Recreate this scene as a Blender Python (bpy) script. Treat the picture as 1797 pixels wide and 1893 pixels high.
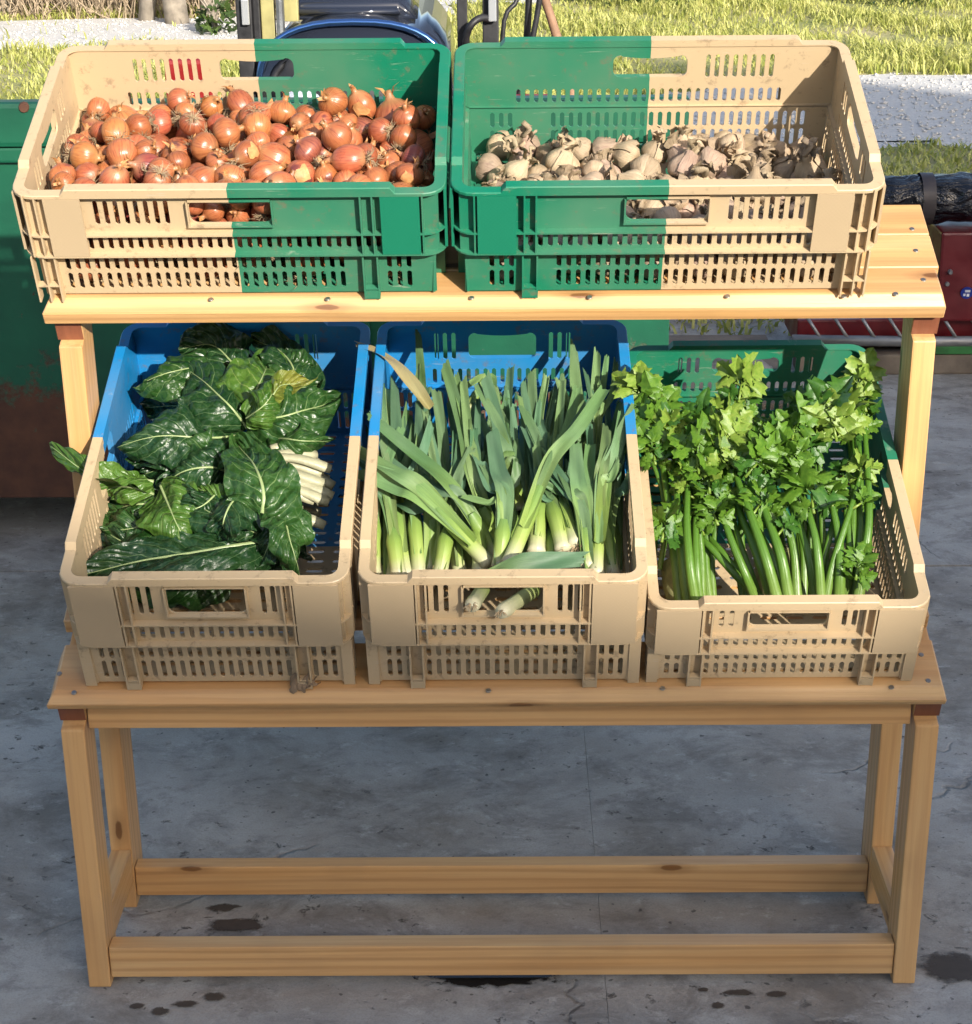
import bpy, bmesh, math, random
import numpy as np
from math import sin, cos, pi, radians, sqrt, atan2, tan
from mathutils import Vector, Matrix, Euler, Quaternion

random.seed(7); RNG = np.random.default_rng(7)
for o in list(bpy.data.objects): bpy.data.objects.remove(o)
scene = bpy.context.scene
C = scene.collection

# ------------------------------------------------------------------ camera
F, CX, CY = 3341.2, 917.3, 946.4            # pixels of the 1797 x 1893 photograph
PITCH, YAW, ROLL = .3850, -.0068, .0087
CAM = Vector((0, -2.3805, 1.7169))
X1 = Vector((cos(YAW), -sin(YAW), 0)); FW = Vector((sin(YAW), cos(YAW), 0)); ZW = Vector((0, 0, 1))
FWD = FW * cos(PITCH) - ZW * sin(PITCH); UP1 = FW * sin(PITCH) + ZW * cos(PITCH)
RGT = X1 * cos(ROLL) - UP1 * sin(ROLL); UPC = X1 * sin(ROLL) + UP1 * cos(ROLL)
cd = bpy.data.cameras.new('camera'); cam = bpy.data.objects.new('camera', cd); C.objects.link(cam)
cam.matrix_world = Matrix(((RGT.x, UPC.x, -FWD.x, CAM.x), (RGT.y, UPC.y, -FWD.y, CAM.y), (RGT.z, UPC.z, -FWD.z, CAM.z), (0, 0, 0, 1)))
cd.sensor_fit = 'VERTICAL'; cd.sensor_height = 24; cd.lens = F / 1893 * 24
cd.shift_x = -(CX - 898.5) / 1893; cd.shift_y = (CY - 946.5) / 1893
cd.clip_start = .05; cd.clip_end = 400
scene.camera = cam

# ------------------------------------------------------------------ sky, sun, exposure
AZ, EL = 28.0, 22.5                          # sun to the right behind the camera
SUN_DIR = Vector((sin(radians(AZ)) * cos(radians(EL)), -cos(radians(AZ)) * cos(radians(EL)), sin(radians(EL))))
world = bpy.data.worlds.new('World'); scene.world = world; world.use_nodes = True
wn = world.node_tree; sky = wn.nodes.new('ShaderNodeTexSky'); sky.sky_type = 'NISHITA'; sky.sun_disc = False
sky.sun_elevation = radians(EL); sky.sun_rotation = radians(180 - AZ)
sky.air_density = .85; sky.dust_density = 2.4; sky.ozone_density = .7
wn.links.new(sky.outputs[0], wn.nodes['Background'].inputs[0]); wn.nodes['Background'].inputs[1].default_value = .15
sd = bpy.data.lights.new('sun', 'SUN'); sun = bpy.data.objects.new('sun', sd); C.objects.link(sun)
sd.energy = 4.6; sd.angle = radians(.53); sd.color = (1, .93, .82)
sun.rotation_euler = SUN_DIR.to_track_quat('Z', 'Y').to_euler(); sun.location = (6, -10, 8)
scene.view_settings.view_transform = 'Standard'; scene.view_settings.look = 'None'
scene.view_settings.exposure = .85; scene.view_settings.gamma = 1
scene.render.engine = 'CYCLES'

# ------------------------------------------------------------------ helpers
def obj(name, bm, mat=None, parent=None, smooth=False, **props):
    me = bpy.data.meshes.new(name)
    if isinstance(bm, bmesh.types.BMesh):
        bmesh.ops.recalc_face_normals(bm, faces=bm.faces) if not props.pop('raw', False) else None
        bm.to_mesh(me); bm.free()
    else:
        props.pop('raw', None); me.from_pydata(bm[0], [], bm[1]); me.update()
    if mat: me.materials.append(mat)
    if smooth: me.polygons.foreach_set('use_smooth', [True] * len(me.polygons))
    return link(name, me, parent, **props)

def link(name, me, parent=None, **props):
    o = bpy.data.objects.new(name, me); C.objects.link(o)
    if parent: o.parent = parent
    for k, v in props.items(): o[k] = v
    return o

def thing(name, label, category, mat=None, group=None):
    o = bpy.data.objects.new(name, None); C.objects.link(o); o.empty_display_size = .05
    if mat is not None: o.matrix_world = mat
    tag(o, label, category, group); return o

def tag(o, label, category, group=None):
    o['label'] = label; o['category'] = category
    if group: o['group'] = group
    return o

def struct(o): o['kind'] = 'structure'; return o

def bx(bm, x0, x1, y0, y1, z0, z1, M=None):
    vs = [bm.verts.new((x, y, z)) for z in (z0, z1) for y in (y0, y1) for x in (x0, x1)]
    if M is not None:
        for v in vs: v.co = M @ v.co
    for f in ((0, 2, 3, 1), (4, 5, 7, 6), (0, 1, 5, 4), (2, 6, 7, 3), (0, 4, 6, 2), (1, 3, 7, 5)):
        bm.faces.new([vs[i] for i in f])
    return vs

def bevel(bm, w, seg=2):
    bmesh.ops.bevel(bm, geom=bm.edges[:], offset=w, segments=seg, affect='EDGES', profile=.6)
    return bm

def box_obj(name, dims, mat, parent=None, bev=.003, **props):
    bm = bmesh.new(); bx(bm, *dims)
    if bev: bevel(bm, bev)
    return obj(name, bm, mat, parent, **props)

def frame_of(t, hint):
    t = t.normalized(); n = hint - t * hint.dot(t)
    if n.length < 1e-5: n = t.orthogonal()
    n.normalize(); return t, n, t.cross(n)

def tube(bm, pts, rad, n=8, caps=True, squash=1.0, hint=Vector((0, 0, 1)), ridge=0):
    rings = []; pts = [Vector(p) for p in pts]
    for i, p in enumerate(pts):
        t = pts[min(i + 1, len(pts) - 1)] - pts[max(i - 1, 0)]
        _, a, b = frame_of(t, hint); r = rad[i] if hasattr(rad, '__len__') else rad
        rings.append([bm.verts.new(p + (a * cos(2 * pi * k / n) * squash + b * sin(2 * pi * k / n)) * r * (1 + ridge * (k % 2))) for k in range(n)])
    for i in range(len(rings) - 1):
        for k in range(n):
            bm.faces.new((rings[i][k], rings[i][(k + 1) % n], rings[i + 1][(k + 1) % n], rings[i + 1][k]))
    if caps:
        bm.faces.new(rings[0][::-1]); bm.faces.new(rings[-1])

def bez(pts, n):
    """Catmull-Rom through pts"""
    P = [Vector(p) for p in pts]; P = [P[0] * 2 - P[1]] + P + [P[-1] * 2 - P[-2]]; out = []
    segs = len(P) - 3
    for i in range(n + 1):
        s = i / n * segs; k = min(int(s), segs - 1); t = s - k
        a, b, c, d = P[k:k + 4]
        out.append(.5 * ((2 * b) + (c - a) * t + (2 * a - 5 * b + 4 * c - d) * t * t + (3 * b - a - 3 * c + d) * t ** 3))
    return out

def ray(u, v):
    return (FWD + RGT * ((u - CX) / F) - UPC * ((v - CY) / F)).normalized()

def on_plane(u, v, p0, n):
    d = ray(u, v); return CAM + d * ((p0 - CAM).dot(n) / d.dot(n))

# tilted shelf frames: origin, tilt
SH = {1: (-.1020, .5119, .3448), 2: (.0974, 1.0331, .3820)}
def S(k, x, d, h):
    y0, z0, ph = SH[k]; return Vector((x, y0 + d * cos(ph) - h * sin(ph), z0 + d * sin(ph) + h * cos(ph)))
def SM(k, x, d, h=0, rz=0):
    return Matrix.Translation(S(k, x, d, h)) @ Matrix.Rotation(SH[k][2], 4, 'X') @ Matrix.Rotation(rz, 4, 'Z')
def SP(k, u, v, h):
    ph = SH[k][2]; return on_plane(u, v, S(k, 0, 0, h), Vector((0, -sin(ph), cos(ph))))
def SN(k): return Vector((0, -sin(SH[k][2]), cos(SH[k][2])))

# ------------------------------------------------------------------ materials
class NT:
    def __init__(s, name):
        s.m = bpy.data.materials.new(name); s.m.use_nodes = True; s.t = s.m.node_tree; s.b = s.t.nodes['Principled BSDF']
    def n(s, typ, **kw):
        x = s.t.nodes.new('ShaderNode' + typ)
        for k, v in kw.items():
            if isinstance(k, str) and hasattr(x, k): setattr(x, k, v)
        return x
    def l(s, a, b): s.t.links.new(a, b)
    def coord(s, scale=(1, 1, 1), kind='Object', rnd=False):
        tc = s.n('TexCoord'); mp = s.n('Mapping'); mp.inputs['Scale'].default_value = scale
        s.l(tc.outputs[kind], mp.inputs[0])
        if rnd:
            oi = s.n('ObjectInfo'); mu = s.math('MULTIPLY', oi.outputs['Random'], 37.0)
            cm = s.n('CombineXYZ')
            for i in range(3): s.l(mu, cm.inputs[i])
            s.l(cm.outputs[0], mp.inputs['Location'])
        return mp.outputs[0]
    def noise(s, vec, scale, detail=4, rough=.55, dist=0):
        x = s.n('TexNoise'); x.inputs['Scale'].default_value = scale; x.inputs['Detail'].default_value = detail
        x.inputs['Roughness'].default_value = rough; x.inputs['Distortion'].default_value = dist
        if vec is not None: s.l(vec, x.inputs['Vector'])
        return x.outputs['Fac']
    def math(s, op, a, b=0.0, c=0.0, clamp=False):
        x = s.n('Math', operation=op); x.use_clamp = clamp
        for i, q in enumerate((a, b, c)):
            if hasattr(q, 'links'): s.l(q, x.inputs[i])
            else: x.inputs[i].default_value = q
        return x.outputs[0]
    def ramp(s, fac, stops, interp='LINEAR'):
        x = s.n('ValToRGB'); cr = x.color_ramp; cr.interpolation = interp
        while len(cr.elements) < len(stops): cr.elements.new(.5)
        for e, (p, c) in zip(cr.elements, stops):
            e.position = p; e.color = (c, c, c, 1) if not hasattr(c, '__len__') else (*c, 1)
        s.l(fac, x.inputs[0]); return x.outputs[0]
    def mix(s, fac, a, b, mode='MIX'):
        x = s.n('Mix', data_type='RGBA', blend_type=mode)
        for q, i in ((fac, 0), (a, 6), (b, 7)):
            if hasattr(q, 'links'): s.l(q, x.inputs[i])
            else: x.inputs[i].default_value = (*q, 1) if hasattr(q, '__len__') else q
        return x.outputs[2]
    def vary(s, col, lo=.75, hi=1.15):
        oi = s.n('ObjectInfo'); mr = s.n('MapRange'); mr.inputs[3].default_value = lo; mr.inputs[4].default_value = hi; s.l(oi.outputs['Random'], mr.inputs[0])
        h = s.n('HueSaturation'); s.l(mr.outputs[0], h.inputs['Value']); s.l(col, h.inputs['Color'])
        m2 = s.n('MapRange'); m2.inputs[3].default_value = .492; m2.inputs[4].default_value = .508; s.l(s.math('FRACT', s.math('MULTIPLY', oi.outputs['Random'], 7.31)), m2.inputs[0]); s.l(m2.outputs[0], h.inputs['Hue']); return h.outputs[0]
    def bump(s, h, strength=.3, dist=.01, normal=None):
        x = s.n('Bump'); x.inputs['Strength'].default_value = strength; x.inputs['Distance'].default_value = dist
        s.l(h, x.inputs['Height'])
        if normal is not None: s.l(normal, x.inputs['Normal'])
        return x.outputs[0]
    def set(s, color=None, rough=None, normal=None, metallic=None, spec=None, **kw):
        for k, v in (('Base Color', color), ('Roughness', rough), ('Normal', normal), ('Metallic', metallic), ('Specular IOR Level', spec), *((k.replace('_', ' '), v) for k, v in kw.items())):
            if v is None: continue
            if hasattr(v, 'links'): s.l(v, s.b.inputs[k])
            else: s.b.inputs[k].default_value = (*v, 1) if hasattr(v, '__len__') and len(v) == 3 else v
        return s.m

def m_plain(name, col, rough=.5, metallic=0, var=.25, scale=12, bump=.15):
    t = NT(name); v = t.coord(); f = t.noise(v, scale, 6)
    dark = tuple(c * (1 - var) for c in col); lite = tuple(min(1, c * (1 + var)) for c in col)
    return t.set(t.mix(t.ramp(f, [(.3, 0), (.7, 1)]), dark, lite), t.ramp(t.noise(v, scale * 2), [(.3, max(.05, rough - .1)), (.7, min(1, rough + .12))]), t.bump(t.noise(v, scale * 6, 8), bump, .004), metallic)

def m_wood(name, axis, base, warm, dark):
    """pine: grain runs along the object's axis 0/1/2"""
    t = NT(name); sc = [60, 60, 60]; sc[axis] = 1.6
    v = t.coord(tuple(sc), rnd=True); sc2 = [12, 12, 12]; sc2[axis] = .9; v2 = t.coord(tuple(sc2), rnd=True)
    s3 = t.n('SeparateXYZ'); t.l(t.coord(), s3.inputs[0]); kc = t.n('CombineXYZ'); oi0 = t.n('ObjectInfo')
    t.l(t.math('ADD', t.math('MULTIPLY', s3.outputs[axis], 3.0), t.math('MULTIPLY', oi0.outputs['Random'], 61)), kc.inputs[0])
    t.l(t.math('ADD', t.math('MULTIPLY', t.math('ADD', t.math('ADD', s3.outputs[(axis + 1) % 3], s3.outputs[(axis + 2) % 3]), t.math('MULTIPLY', t.noise(t.coord(), 40, 2), .006)), 10.0), t.math('MULTIPLY', oi0.outputs['Random'], 23)), kc.inputs[1])
    vor = t.n('TexVoronoi', voronoi_dimensions='2D'); vor.inputs['Scale'].default_value = 1.0; t.l(kc.outputs[0], vor.inputs['Vector'])
    knot = t.ramp(vor.outputs['Distance'], [(0, 1), (.045, .95), (.058, .4), (.15, 0)])
    pick = t.math('GREATER_THAN', t.math('MULTIPLY', vor.outputs['Color'], 1.0), .52)
    knot = t.math('MULTIPLY', knot, pick)
    broad = t.noise(v2, 1.2, 3, .5, 1.2)
    wv = t.n('TexWave'); wv.wave_type = 'BANDS'; wv.bands_direction = 'XYZ'[(axis + 2) % 3]; wv.inputs['Scale'].default_value = 1.5
    wv.inputs['Distortion'].default_value = 5.5; wv.inputs['Detail'].default_value = 2; wv.inputs['Detail Scale'].default_value = .7
    t.l(v2, wv.inputs['Vector'])
    fine = t.noise(v, 2.2, 5, .6)
    col = t.mix(t.ramp(broad, [(.25, 0), (.8, .8)]), base, warm)
    col = t.mix(t.math('MULTIPLY', t.ramp(wv.outputs['Fac'], [(.0, 0), (.6, .1), (.9, .8), (1, 1)]), .34), col, dark)
    col = t.mix(t.math('MULTIPLY', t.ramp(fine, [(.42, 0), (.72, 1)]), .3), col, dark)
    col = t.mix(knot, col, tuple(c * .45 for c in dark))
    oi = t.n('ObjectInfo')
    col = t.mix(t.math('MULTIPLY', oi.outputs['Random'], .3), col, warm)
    blot = t.noise(t.coord((1.7, 1.7, 1.7), rnd=True), 2.2, 3)
    col = t.mix(t.math('MULTIPLY', t.ramp(blot, [(.56, 0), (.72, 1)]), .22), col, (.22, .12, .06))
    return t.set(col, t.ramp(fine, [(.3, .28), (.8, .5)]), t.bump(fine, .25, .003), spec=.55)
PB, PW, PD = (.64, .425, .205), (.60, .295, .09), (.25, .095, .03)
WOOD = [m_wood('pine_x', 0, PB, PW, PD), m_wood('pine_y', 1, PB, PW, PD), m_wood('pine_z', 2, PB, PW, PD)]
M_ENDGRAIN = m_wood('pine_end', 2, (.24, .085, .045), (.18, .06, .03), (.09, .03, .015))

def m_plastic(name, a, b):
    """two-shot moulded plastic: colour a in the -X half, b in the +X half"""
    t = NT(name); tc = t.n('TexCoord'); sx = t.n('SeparateXYZ'); t.l(tc.outputs['Object'], sx.inputs[0])
    v = t.coord()
    edge = t.math('ADD', sx.outputs[0], t.math('MULTIPLY', t.math('SUBTRACT', t.noise(v, 30, 2), .5), .004))
    split = t.math('GREATER_THAN', edge, 0.0)
    col = t.mix(split, a, b)
    f = t.noise(v, 7, 5)
    col = t.mix(t.math('MULTIPLY', t.ramp(f, [(.35, 0), (.75, 1)]), .2), col, t.mix(.5, col, (.30, .22, .13)))
    dirt = t.noise(v, 55, 6, .7)
    col = t.mix(t.math('MULTIPLY', t.ramp(dirt, [(.57, 0), (.68, 1)]), .5), col, (.15, .105, .065))
    dust = t.noise(v, 3.5, 4)
    col = t.mix(t.math('MULTIPLY', t.ramp(dust, [(.45, 0), (.7, 1)]), .10), col, (.40, .35, .28))
    sc = t.noise(t.coord((1, 1, 14)), 16, 5, .7); col = t.mix(t.math('MULTIPLY', t.ramp(sc, [(.62, 0), (.7, 1)]), .35), col, (.5, .46, .38))
    return t.set(col, t.ramp(t.noise(v, 18, 4), [(.3, .33), (.7, .55)]), t.bump(t.noise(v, 160, 3), .05, .001), spec=.45)
TAN, GREEN, BLUE = (.50, .375, .225), (.001, .165, .088), (.003, .20, .48)
M_TG = m_plastic('plastic_tan_green', TAN, GREEN); M_TB = m_plastic('plastic_tan_blue', TAN, BLUE)
def m_pad(name, col):
    t = NT(name); ch = t.n('TexChecker'); ch.inputs['Scale'].default_value = 300; t.l(t.coord(), ch.inputs['Vector'])
    f = t.noise(t.coord(), 9, 5)
    return t.set(t.mix(t.math('MULTIPLY', f, .35), col, tuple(c * .72 for c in col)), .62, t.bump(ch.outputs['Fac'], .25, .0006))
M_PAD = {'tan': m_pad('pad_tan', (.46, .345, .21)), 'green': m_pad('pad_green', GREEN), 'blue': m_pad('pad_blue', BLUE)}

def m_concrete():
    t = NT('concrete'); v = t.coord()
    big = t.noise(v, 1.3, 6, .65, .5); mid = t.noise(v, 4.5, 7, .65); fine = t.noise(v, 38, 8, .7)
    col = t.mix(t.ramp(big, [(.38, 0), (.62, 1)]), (.275, .245, .205), (.39, .385, .365))
    col = t.mix(t.math('MULTIPLY', t.ramp(mid, [(.42, 0), (.62, 1)]), .5), col, (.50, .49, .455))
    sv = t.coord((1, 1.35, 1)); st = t.noise(sv, 1.7, 10, .68, .6)
    stain = t.ramp(st, [(.50, 0), (.66, 1)])
    col = t.mix(t.math('MULTIPLY', stain, .5), col, (.085, .072, .058))
    film = t.noise(sv, 5.5, 9, .75, .4); col = t.mix(t.math('MULTIPLY', t.ramp(film, [(.48, 0), (.60, 1)]), .5), col, (.115, .102, .088))
    pn = t.noise(sv, 26, 6, .75, .4); pm = t.noise(v, 2.3, 6, .65)
    pits = t.math('MULTIPLY', t.ramp(pn, [(.60, 0), (.66, 1)]), t.ramp(pm, [(.44, 0), (.56, 1)]))
    col = t.mix(t.math('MULTIPLY', pits, .8), col, (.04, .036, .033))
    dots = t.noise(v, 55, 2, .5); col = t.mix(t.math('MULTIPLY', t.ramp(dots, [(.69, 0), (.73, 1)]), .75), col, (.05, .045, .04))
    lit = t.noise(sv, 17, 8, .75); col = t.mix(t.math('MULTIPLY', t.ramp(lit, [(.56, 0), (.68, 1)]), .5), col, (.58, .57, .54))  # paler random patches in the concrete
    grit = t.noise(v, 260, 3, .6); col = t.mix(t.math('MULTIPLY', t.ramp(grit, [(.45, 0), (.7, 1)]), .22), col, (.10, .10, .10))
    vo = t.n('TexVoronoi', feature='DISTANCE_TO_EDGE'); vo.inputs['Scale'].default_value = .85
    wv = t.n('VectorMath', operation='ADD'); nz = t.n('TexNoise'); nz.inputs['Scale'].default_value = 3.2; nz.inputs['Detail'].default_value = 6; t.l(v, nz.inputs['Vector']); sc_ = t.n('VectorMath', operation='SCALE'); sc_.inputs['Scale'].default_value = .32; t.l(nz.outputs['Color'], sc_.inputs[0]); t.l(v, wv.inputs[0]); t.l(sc_.outputs[0], wv.inputs[1]); t.l(wv.outputs[0], vo.inputs['Vector'])
    crack = t.math('MULTIPLY', t.ramp(vo.outputs['Distance'], [(0, 1), (.004, 0)]), t.ramp(t.noise(v, 1.4, 3), [(.54, 0), (.60, 1)]))
    col = t.mix(t.math('MULTIPLY', crack, .4), col, (.05, .045, .04))
    h = t.math('SUBTRACT', t.math('ADD', t.math('MULTIPLY', fine, .5), t.math('MULTIPLY', lit, .6)), t.math('ADD', pits, crack))
    return t.set(col, t.ramp(mid, [(.3, .5), (.7, .85)]), t.bump(h, .6, .008), spec=.35)
M_CONC = m_concrete()
M_GROUND = (lambda t: t.set(t.mix(t.ramp(t.noise(t.coord(), 1.1, 6), [(.35, 0), (.65, 1)]), (.24, .26, .07), (.44, .38, .20)), .95, t.bump(t.noise(t.coord(), 30, 6), .8, .03)))(NT('meadow_ground'))
M_GRAVEL = (lambda t: t.set(t.mix(t.noise(t.coord(), 60, 4), (.42, .41, .39), (.74, .72, .68)), .9, t.bump(t.noise(t.coord(), 90, 5), .6, .015)))(NT('gravel'))
M_STONE = (lambda t: t.set(t.mix(t.noise(t.coord(), 9, 2), (.42, .41, .39), (.68, .66, .62)), .85))(NT('gravel_stone'))

def m_leaf(name, ca, cb, trans=.2, rough=.45, rnd=True):
    t = NT(name); v = t.coord(rnd=True); f = t.noise(v, 9, 4)
    col = t.mix(t.ramp(f, [(.3, 0), (.7, 1)]), ca, cb)
    t.set(col, rough, t.bump(t.noise(v, 90, 4), .2, .002))
    tr = t.n('BsdfTranslucent'); t.l(t.mix(.35, col, (.5, .8, .05), 'MULTIPLY'), tr.inputs[0])
    ms = t.n('MixShader'); ms.inputs[0].default_value = trans
    t.l(t.b.outputs[0], ms.inputs[1]); t.l(tr.outputs[0], ms.inputs[2]); t.l(ms.outputs[0], t.t.nodes['Material Output'].inputs[0])
    return t.m
M_GRASS = m_leaf('grass_blade', (.24, .29, .045), (.64, .60, .22), .3, .5)
M_DRY = m_plain('dry_twig', (.32, .25, .17), .85, 0, .3, 20)
M_BARK = m_plain('bark', (.30, .26, .21), .9, 0, .35, 14, .5)
M_BUSH = m_leaf('bush_leaf', (.03, .06, .015), (.08, .13, .03), .25, .4)

# ------------------------------------------------------------------ ground, floor
bm = bmesh.new(); bx(bm, -60, 60, 4.3, 90, -.4, -.03); bx(bm, -60, 60, -60, -7.5, -.4, -.031); bx(bm, -60, -7, -7.5, 4.3, -.4, -.032); bx(bm, 7, 60, -7.5, 4.3, -.4, -.033)
struct(obj('ground', bm, M_GROUND))
fl = box_obj('concrete_floor', (-7, 7, -7.5, 4.3, -.4, -.012), m_plain('concrete_dark', (.06, .06, .06), .9), None, 0); struct(fl)
jy = on_plane(50, 1056, Vector((0, 0, 0)), ZW).y                    # cross joint seen to the left of the stand
jx = on_plane(1095, 1530, Vector((0, 0, 0)), ZW).x
ys = [-7.5, jy - 3.0, jy, 4.3]; xs = [-7, jx - 3.2, jx, jx + 3.2, 7]
for j in range(3):
    for i in range(4):
        g = .005 if j else .004
        bm = bmesh.new(); bx(bm, xs[i] + .0003, xs[i + 1] - .0003, ys[j] + g, ys[j + 1] - g, -.011, 0)
        o = obj('slab', bm, M_CONC, fl)

def blob(name, cx, cy, rx, ry, z, mat, seed, n=40, parent=None):
    r = random.Random(seed); ph = [r.uniform(0, 6.28) for _ in range(6)]
    P = []
    for k in range(n):
        a = 2 * pi * k / n; q = 1 + sum(.13 / (i + 1) ** .5 * sin((i + 2) * a + ph[i]) for i in range(6))
        P.append((cx + rx * q * cos(a), cy + ry * q * sin(a), z))
    return obj(name, (P, [list(range(n))]), mat, parent)
def m_wet(name, col, rough, hard):
    t = NT(name); tc = t.n('TexCoord'); sb = t.n('VectorMath', operation='SUBTRACT'); t.l(tc.outputs['Generated'], sb.inputs[0]); sb.inputs[1].default_value = (.5, .5, .5); fz = t.n('VectorMath', operation='MULTIPLY'); t.l(sb.outputs[0], fz.inputs[0]); fz.inputs[1].default_value = (1, 1, 0)
    ln = t.n('VectorMath', operation='LENGTH'); t.l(fz.outputs[0], ln.inputs[0]); v = t.coord((1, 1.5, 1))
    a = t.math('ADD', t.math('SUBTRACT', .45, ln.outputs['Value']), t.math('MULTIPLY', t.math('SUBTRACT', t.noise(v, 34, 7, .7), .5), .75))
    t.set(t.mix(t.noise(v, 60, 5), tuple(c * .5 for c in col), col), rough, Alpha=t.ramp(a, [(.0, 0), (hard, .92)])); return t.m
M_WET = m_wet('damp_concrete', (.085, .068, .054), .75, .16)
M_WATER = m_wet('puddle_water', (.02, .018, .016), .06, .06)
p = on_plane(905, 1838, Vector(), ZW)
struct(blob('puddle', p.x, p.y + .05, .105, .045, .0035, M_WATER, 3))
for (u, v, rx, ry, sd_) in ((440, 1712, .055, .022, 1), (410, 1680, .03, .012, 2), (1365, 1837, .024, .010, 4), (1437, 1840, .020, .009, 5), (1328, 1861, .014, .009, 6), (340, 1858, .02, .010, 8), (295, 1872, .016, .012, 9), (415, 1595, .014, .006, 10), (345, 1598, .012, .006, 11), (395, 1845, .022, .013, 12), (1770, 1790, .06, .05, 13), (255, 1862, .012, .009, 14), (1300, 1832, .01, .006, 15)):
    p = on_plane(u, v, Vector(), ZW); struct(blob('stain', p.x, p.y, rx, ry, .0028, M_WET, sd_))

# ------------------------------------------------------------------ background: gravel, grass, trees
def patch(name, uv, mat, z, jitter=.18, sub=6):
    P = [on_plane(u, v, Vector((0, 0, z)), ZW) for u, v in uv]; out = []
    for i in range(len(P)):
        a, b = P[i], P[(i + 1) % len(P)]
        for k in range(sub):
            q = a.lerp(b, k / sub); out.append((q.x + RNG.normal(0, jitter), q.y + RNG.normal(0, jitter), z))
    o = obj(name, (out, [list(range(len(out)))]), mat); struct(o); return [(a, b) for a, b, _ in out]
GZ = -.03
G1 = patch('gravel_path', [(1000, 296), (1180, 180), (1560, 140), (1900, 128), (2300, 150), (2300, 260), (1720, 262), (1400, 300)], M_GRAVEL, GZ + .004)
G2 = patch('gravel_track', [(-700, 98), (420, 84), (820, 22), (1000, 4), (830, -6), (560, 8), (430, 34), (-700, 44)], M_GRAVEL, GZ + .006)
def inside(poly, X, Y):
    r = np.zeros(len(X), bool); px = np.array(poly)
    for i in range(len(px)):
        x1, y1 = px[i]; x2, y2 = px[i - 1]
        c = ((y1 > Y) != (y2 > Y)) & (X < (x2 - x1) * (Y - y1) / (y2 - y1 + 1e-12) + x1); r ^= c
    return r
# grass blades, one mass
N = 150000; Y = 3.4 + 13 * RNG.random(N) ** .9; X = (RNG.random(N) - .5) * (Y + 2.6) * .78
cl = np.sin(X * 2.1 + 1.3 * np.sin(Y * 1.1)) * np.sin(Y * 1.7 + X * .6) + .5 * np.sin(X * 5.3 + Y * 3.1)
keep = ~(inside(G1, X, Y) | (inside(G2, X, Y) & (RNG.random(N) < .985))) & (RNG.random(N) < np.clip(.72 + .35 * cl, .12, 1))
X, Y, cl = X[keep], Y[keep], cl[keep]; n = len(X)
hgt = (.045 + .06 * RNG.random(n)) * (1 + .55 * np.clip(cl, -1, 1)) * np.where(X > 1.5, np.where(Y < 8, .6, 1.2), 1); a = RNG.random(n) * 6.28; w = .0035 + .004 * RNG.random(n)
ln = hgt * (.2 + .9 * RNG.random(n)); b = a + 1.57 + RNG.normal(0, .5, n)
V = np.empty((n, 5, 3))
for k, (t_, ws) in enumerate(((0, 1), (0, -1), (.6, -.8), (.6, .8), (1, 0))):
    V[:, k, 0] = X + np.cos(a) * w * ws + np.cos(b) * ln * t_ ** 2; V[:, k, 1] = Y + np.sin(a) * w * ws + np.sin(b) * ln * t_ ** 2
    V[:, k, 2] = GZ + hgt * (t_ - .25 * t_ ** 2)
def fast_mesh(name, V, faces_per, mat):
    nv = V.shape[1]; n = len(V); me = bpy.data.meshes.new(name)
    me.vertices.add(n * nv); me.vertices.foreach_set('co', V.reshape(-1))
    idx = []; tot = []
    base = np.arange(n)[:, None] * nv
    loops = np.concatenate([base + np.array(f)[None, :] for f in faces_per], 1).reshape(-1)
    sizes = np.tile([len(f) for f in faces_per], n)
    me.loops.add(len(loops)); me.loops.foreach_set('vertex_index', loops.astype(np.int32))
    me.polygons.add(len(sizes)); st = np.concatenate([[0], np.cumsum(sizes)[:-1]])
    me.polygons.foreach_set('loop_start', st.astype(np.int32)); me.update(calc_edges=True); me.validate()
    me.materials.append(mat); return me
g = link('grass', fast_mesh('grass', V, [(0, 1, 2, 3), (3, 2, 4)], M_GRASS)); g['kind'] = 'stuff'; g['label'] = 'sunlit yellow green grass of the meadow behind the stand'; g['category'] = 'grass'
# loose stones on the gravel, one mass
N = 26000; Y = 5.5 + 9 * RNG.random(N); X = (RNG.random(N) - .5) * (Y + 3) * .9
k = inside(G1, X, Y) | inside(G2, X, Y); X, Y = X[k], Y[k]; n = len(X); r = .006 + .011 * RNG.random(n) ** 2
O = np.array([(1, 0, 0), (-1, 0, 0), (0, 1, 0), (0, -1, 0), (0, 0, .7), (0, 0, -.7)])
V = O[None] * r[:, None, None] * (1 + .35 * RNG.normal(0, 1, (n, 6, 1))); V[:, :, 0] += X[:, None]; V[:, :, 1] += Y[:, None]; V[:, :, 2] += GZ + .008
g = link('gravel_stones', fast_mesh('gravel_stones', V, [(0, 2, 4), (2, 1, 4), (1, 3, 4), (3, 0, 4), (2, 0, 5), (1, 2, 5), (3, 1, 5), (0, 3, 5)], M_STONE)); g['kind'] = 'stuff'; g['label'] = 'loose pale stones of the gravel track and path'; g['category'] = 'gravel'

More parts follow.
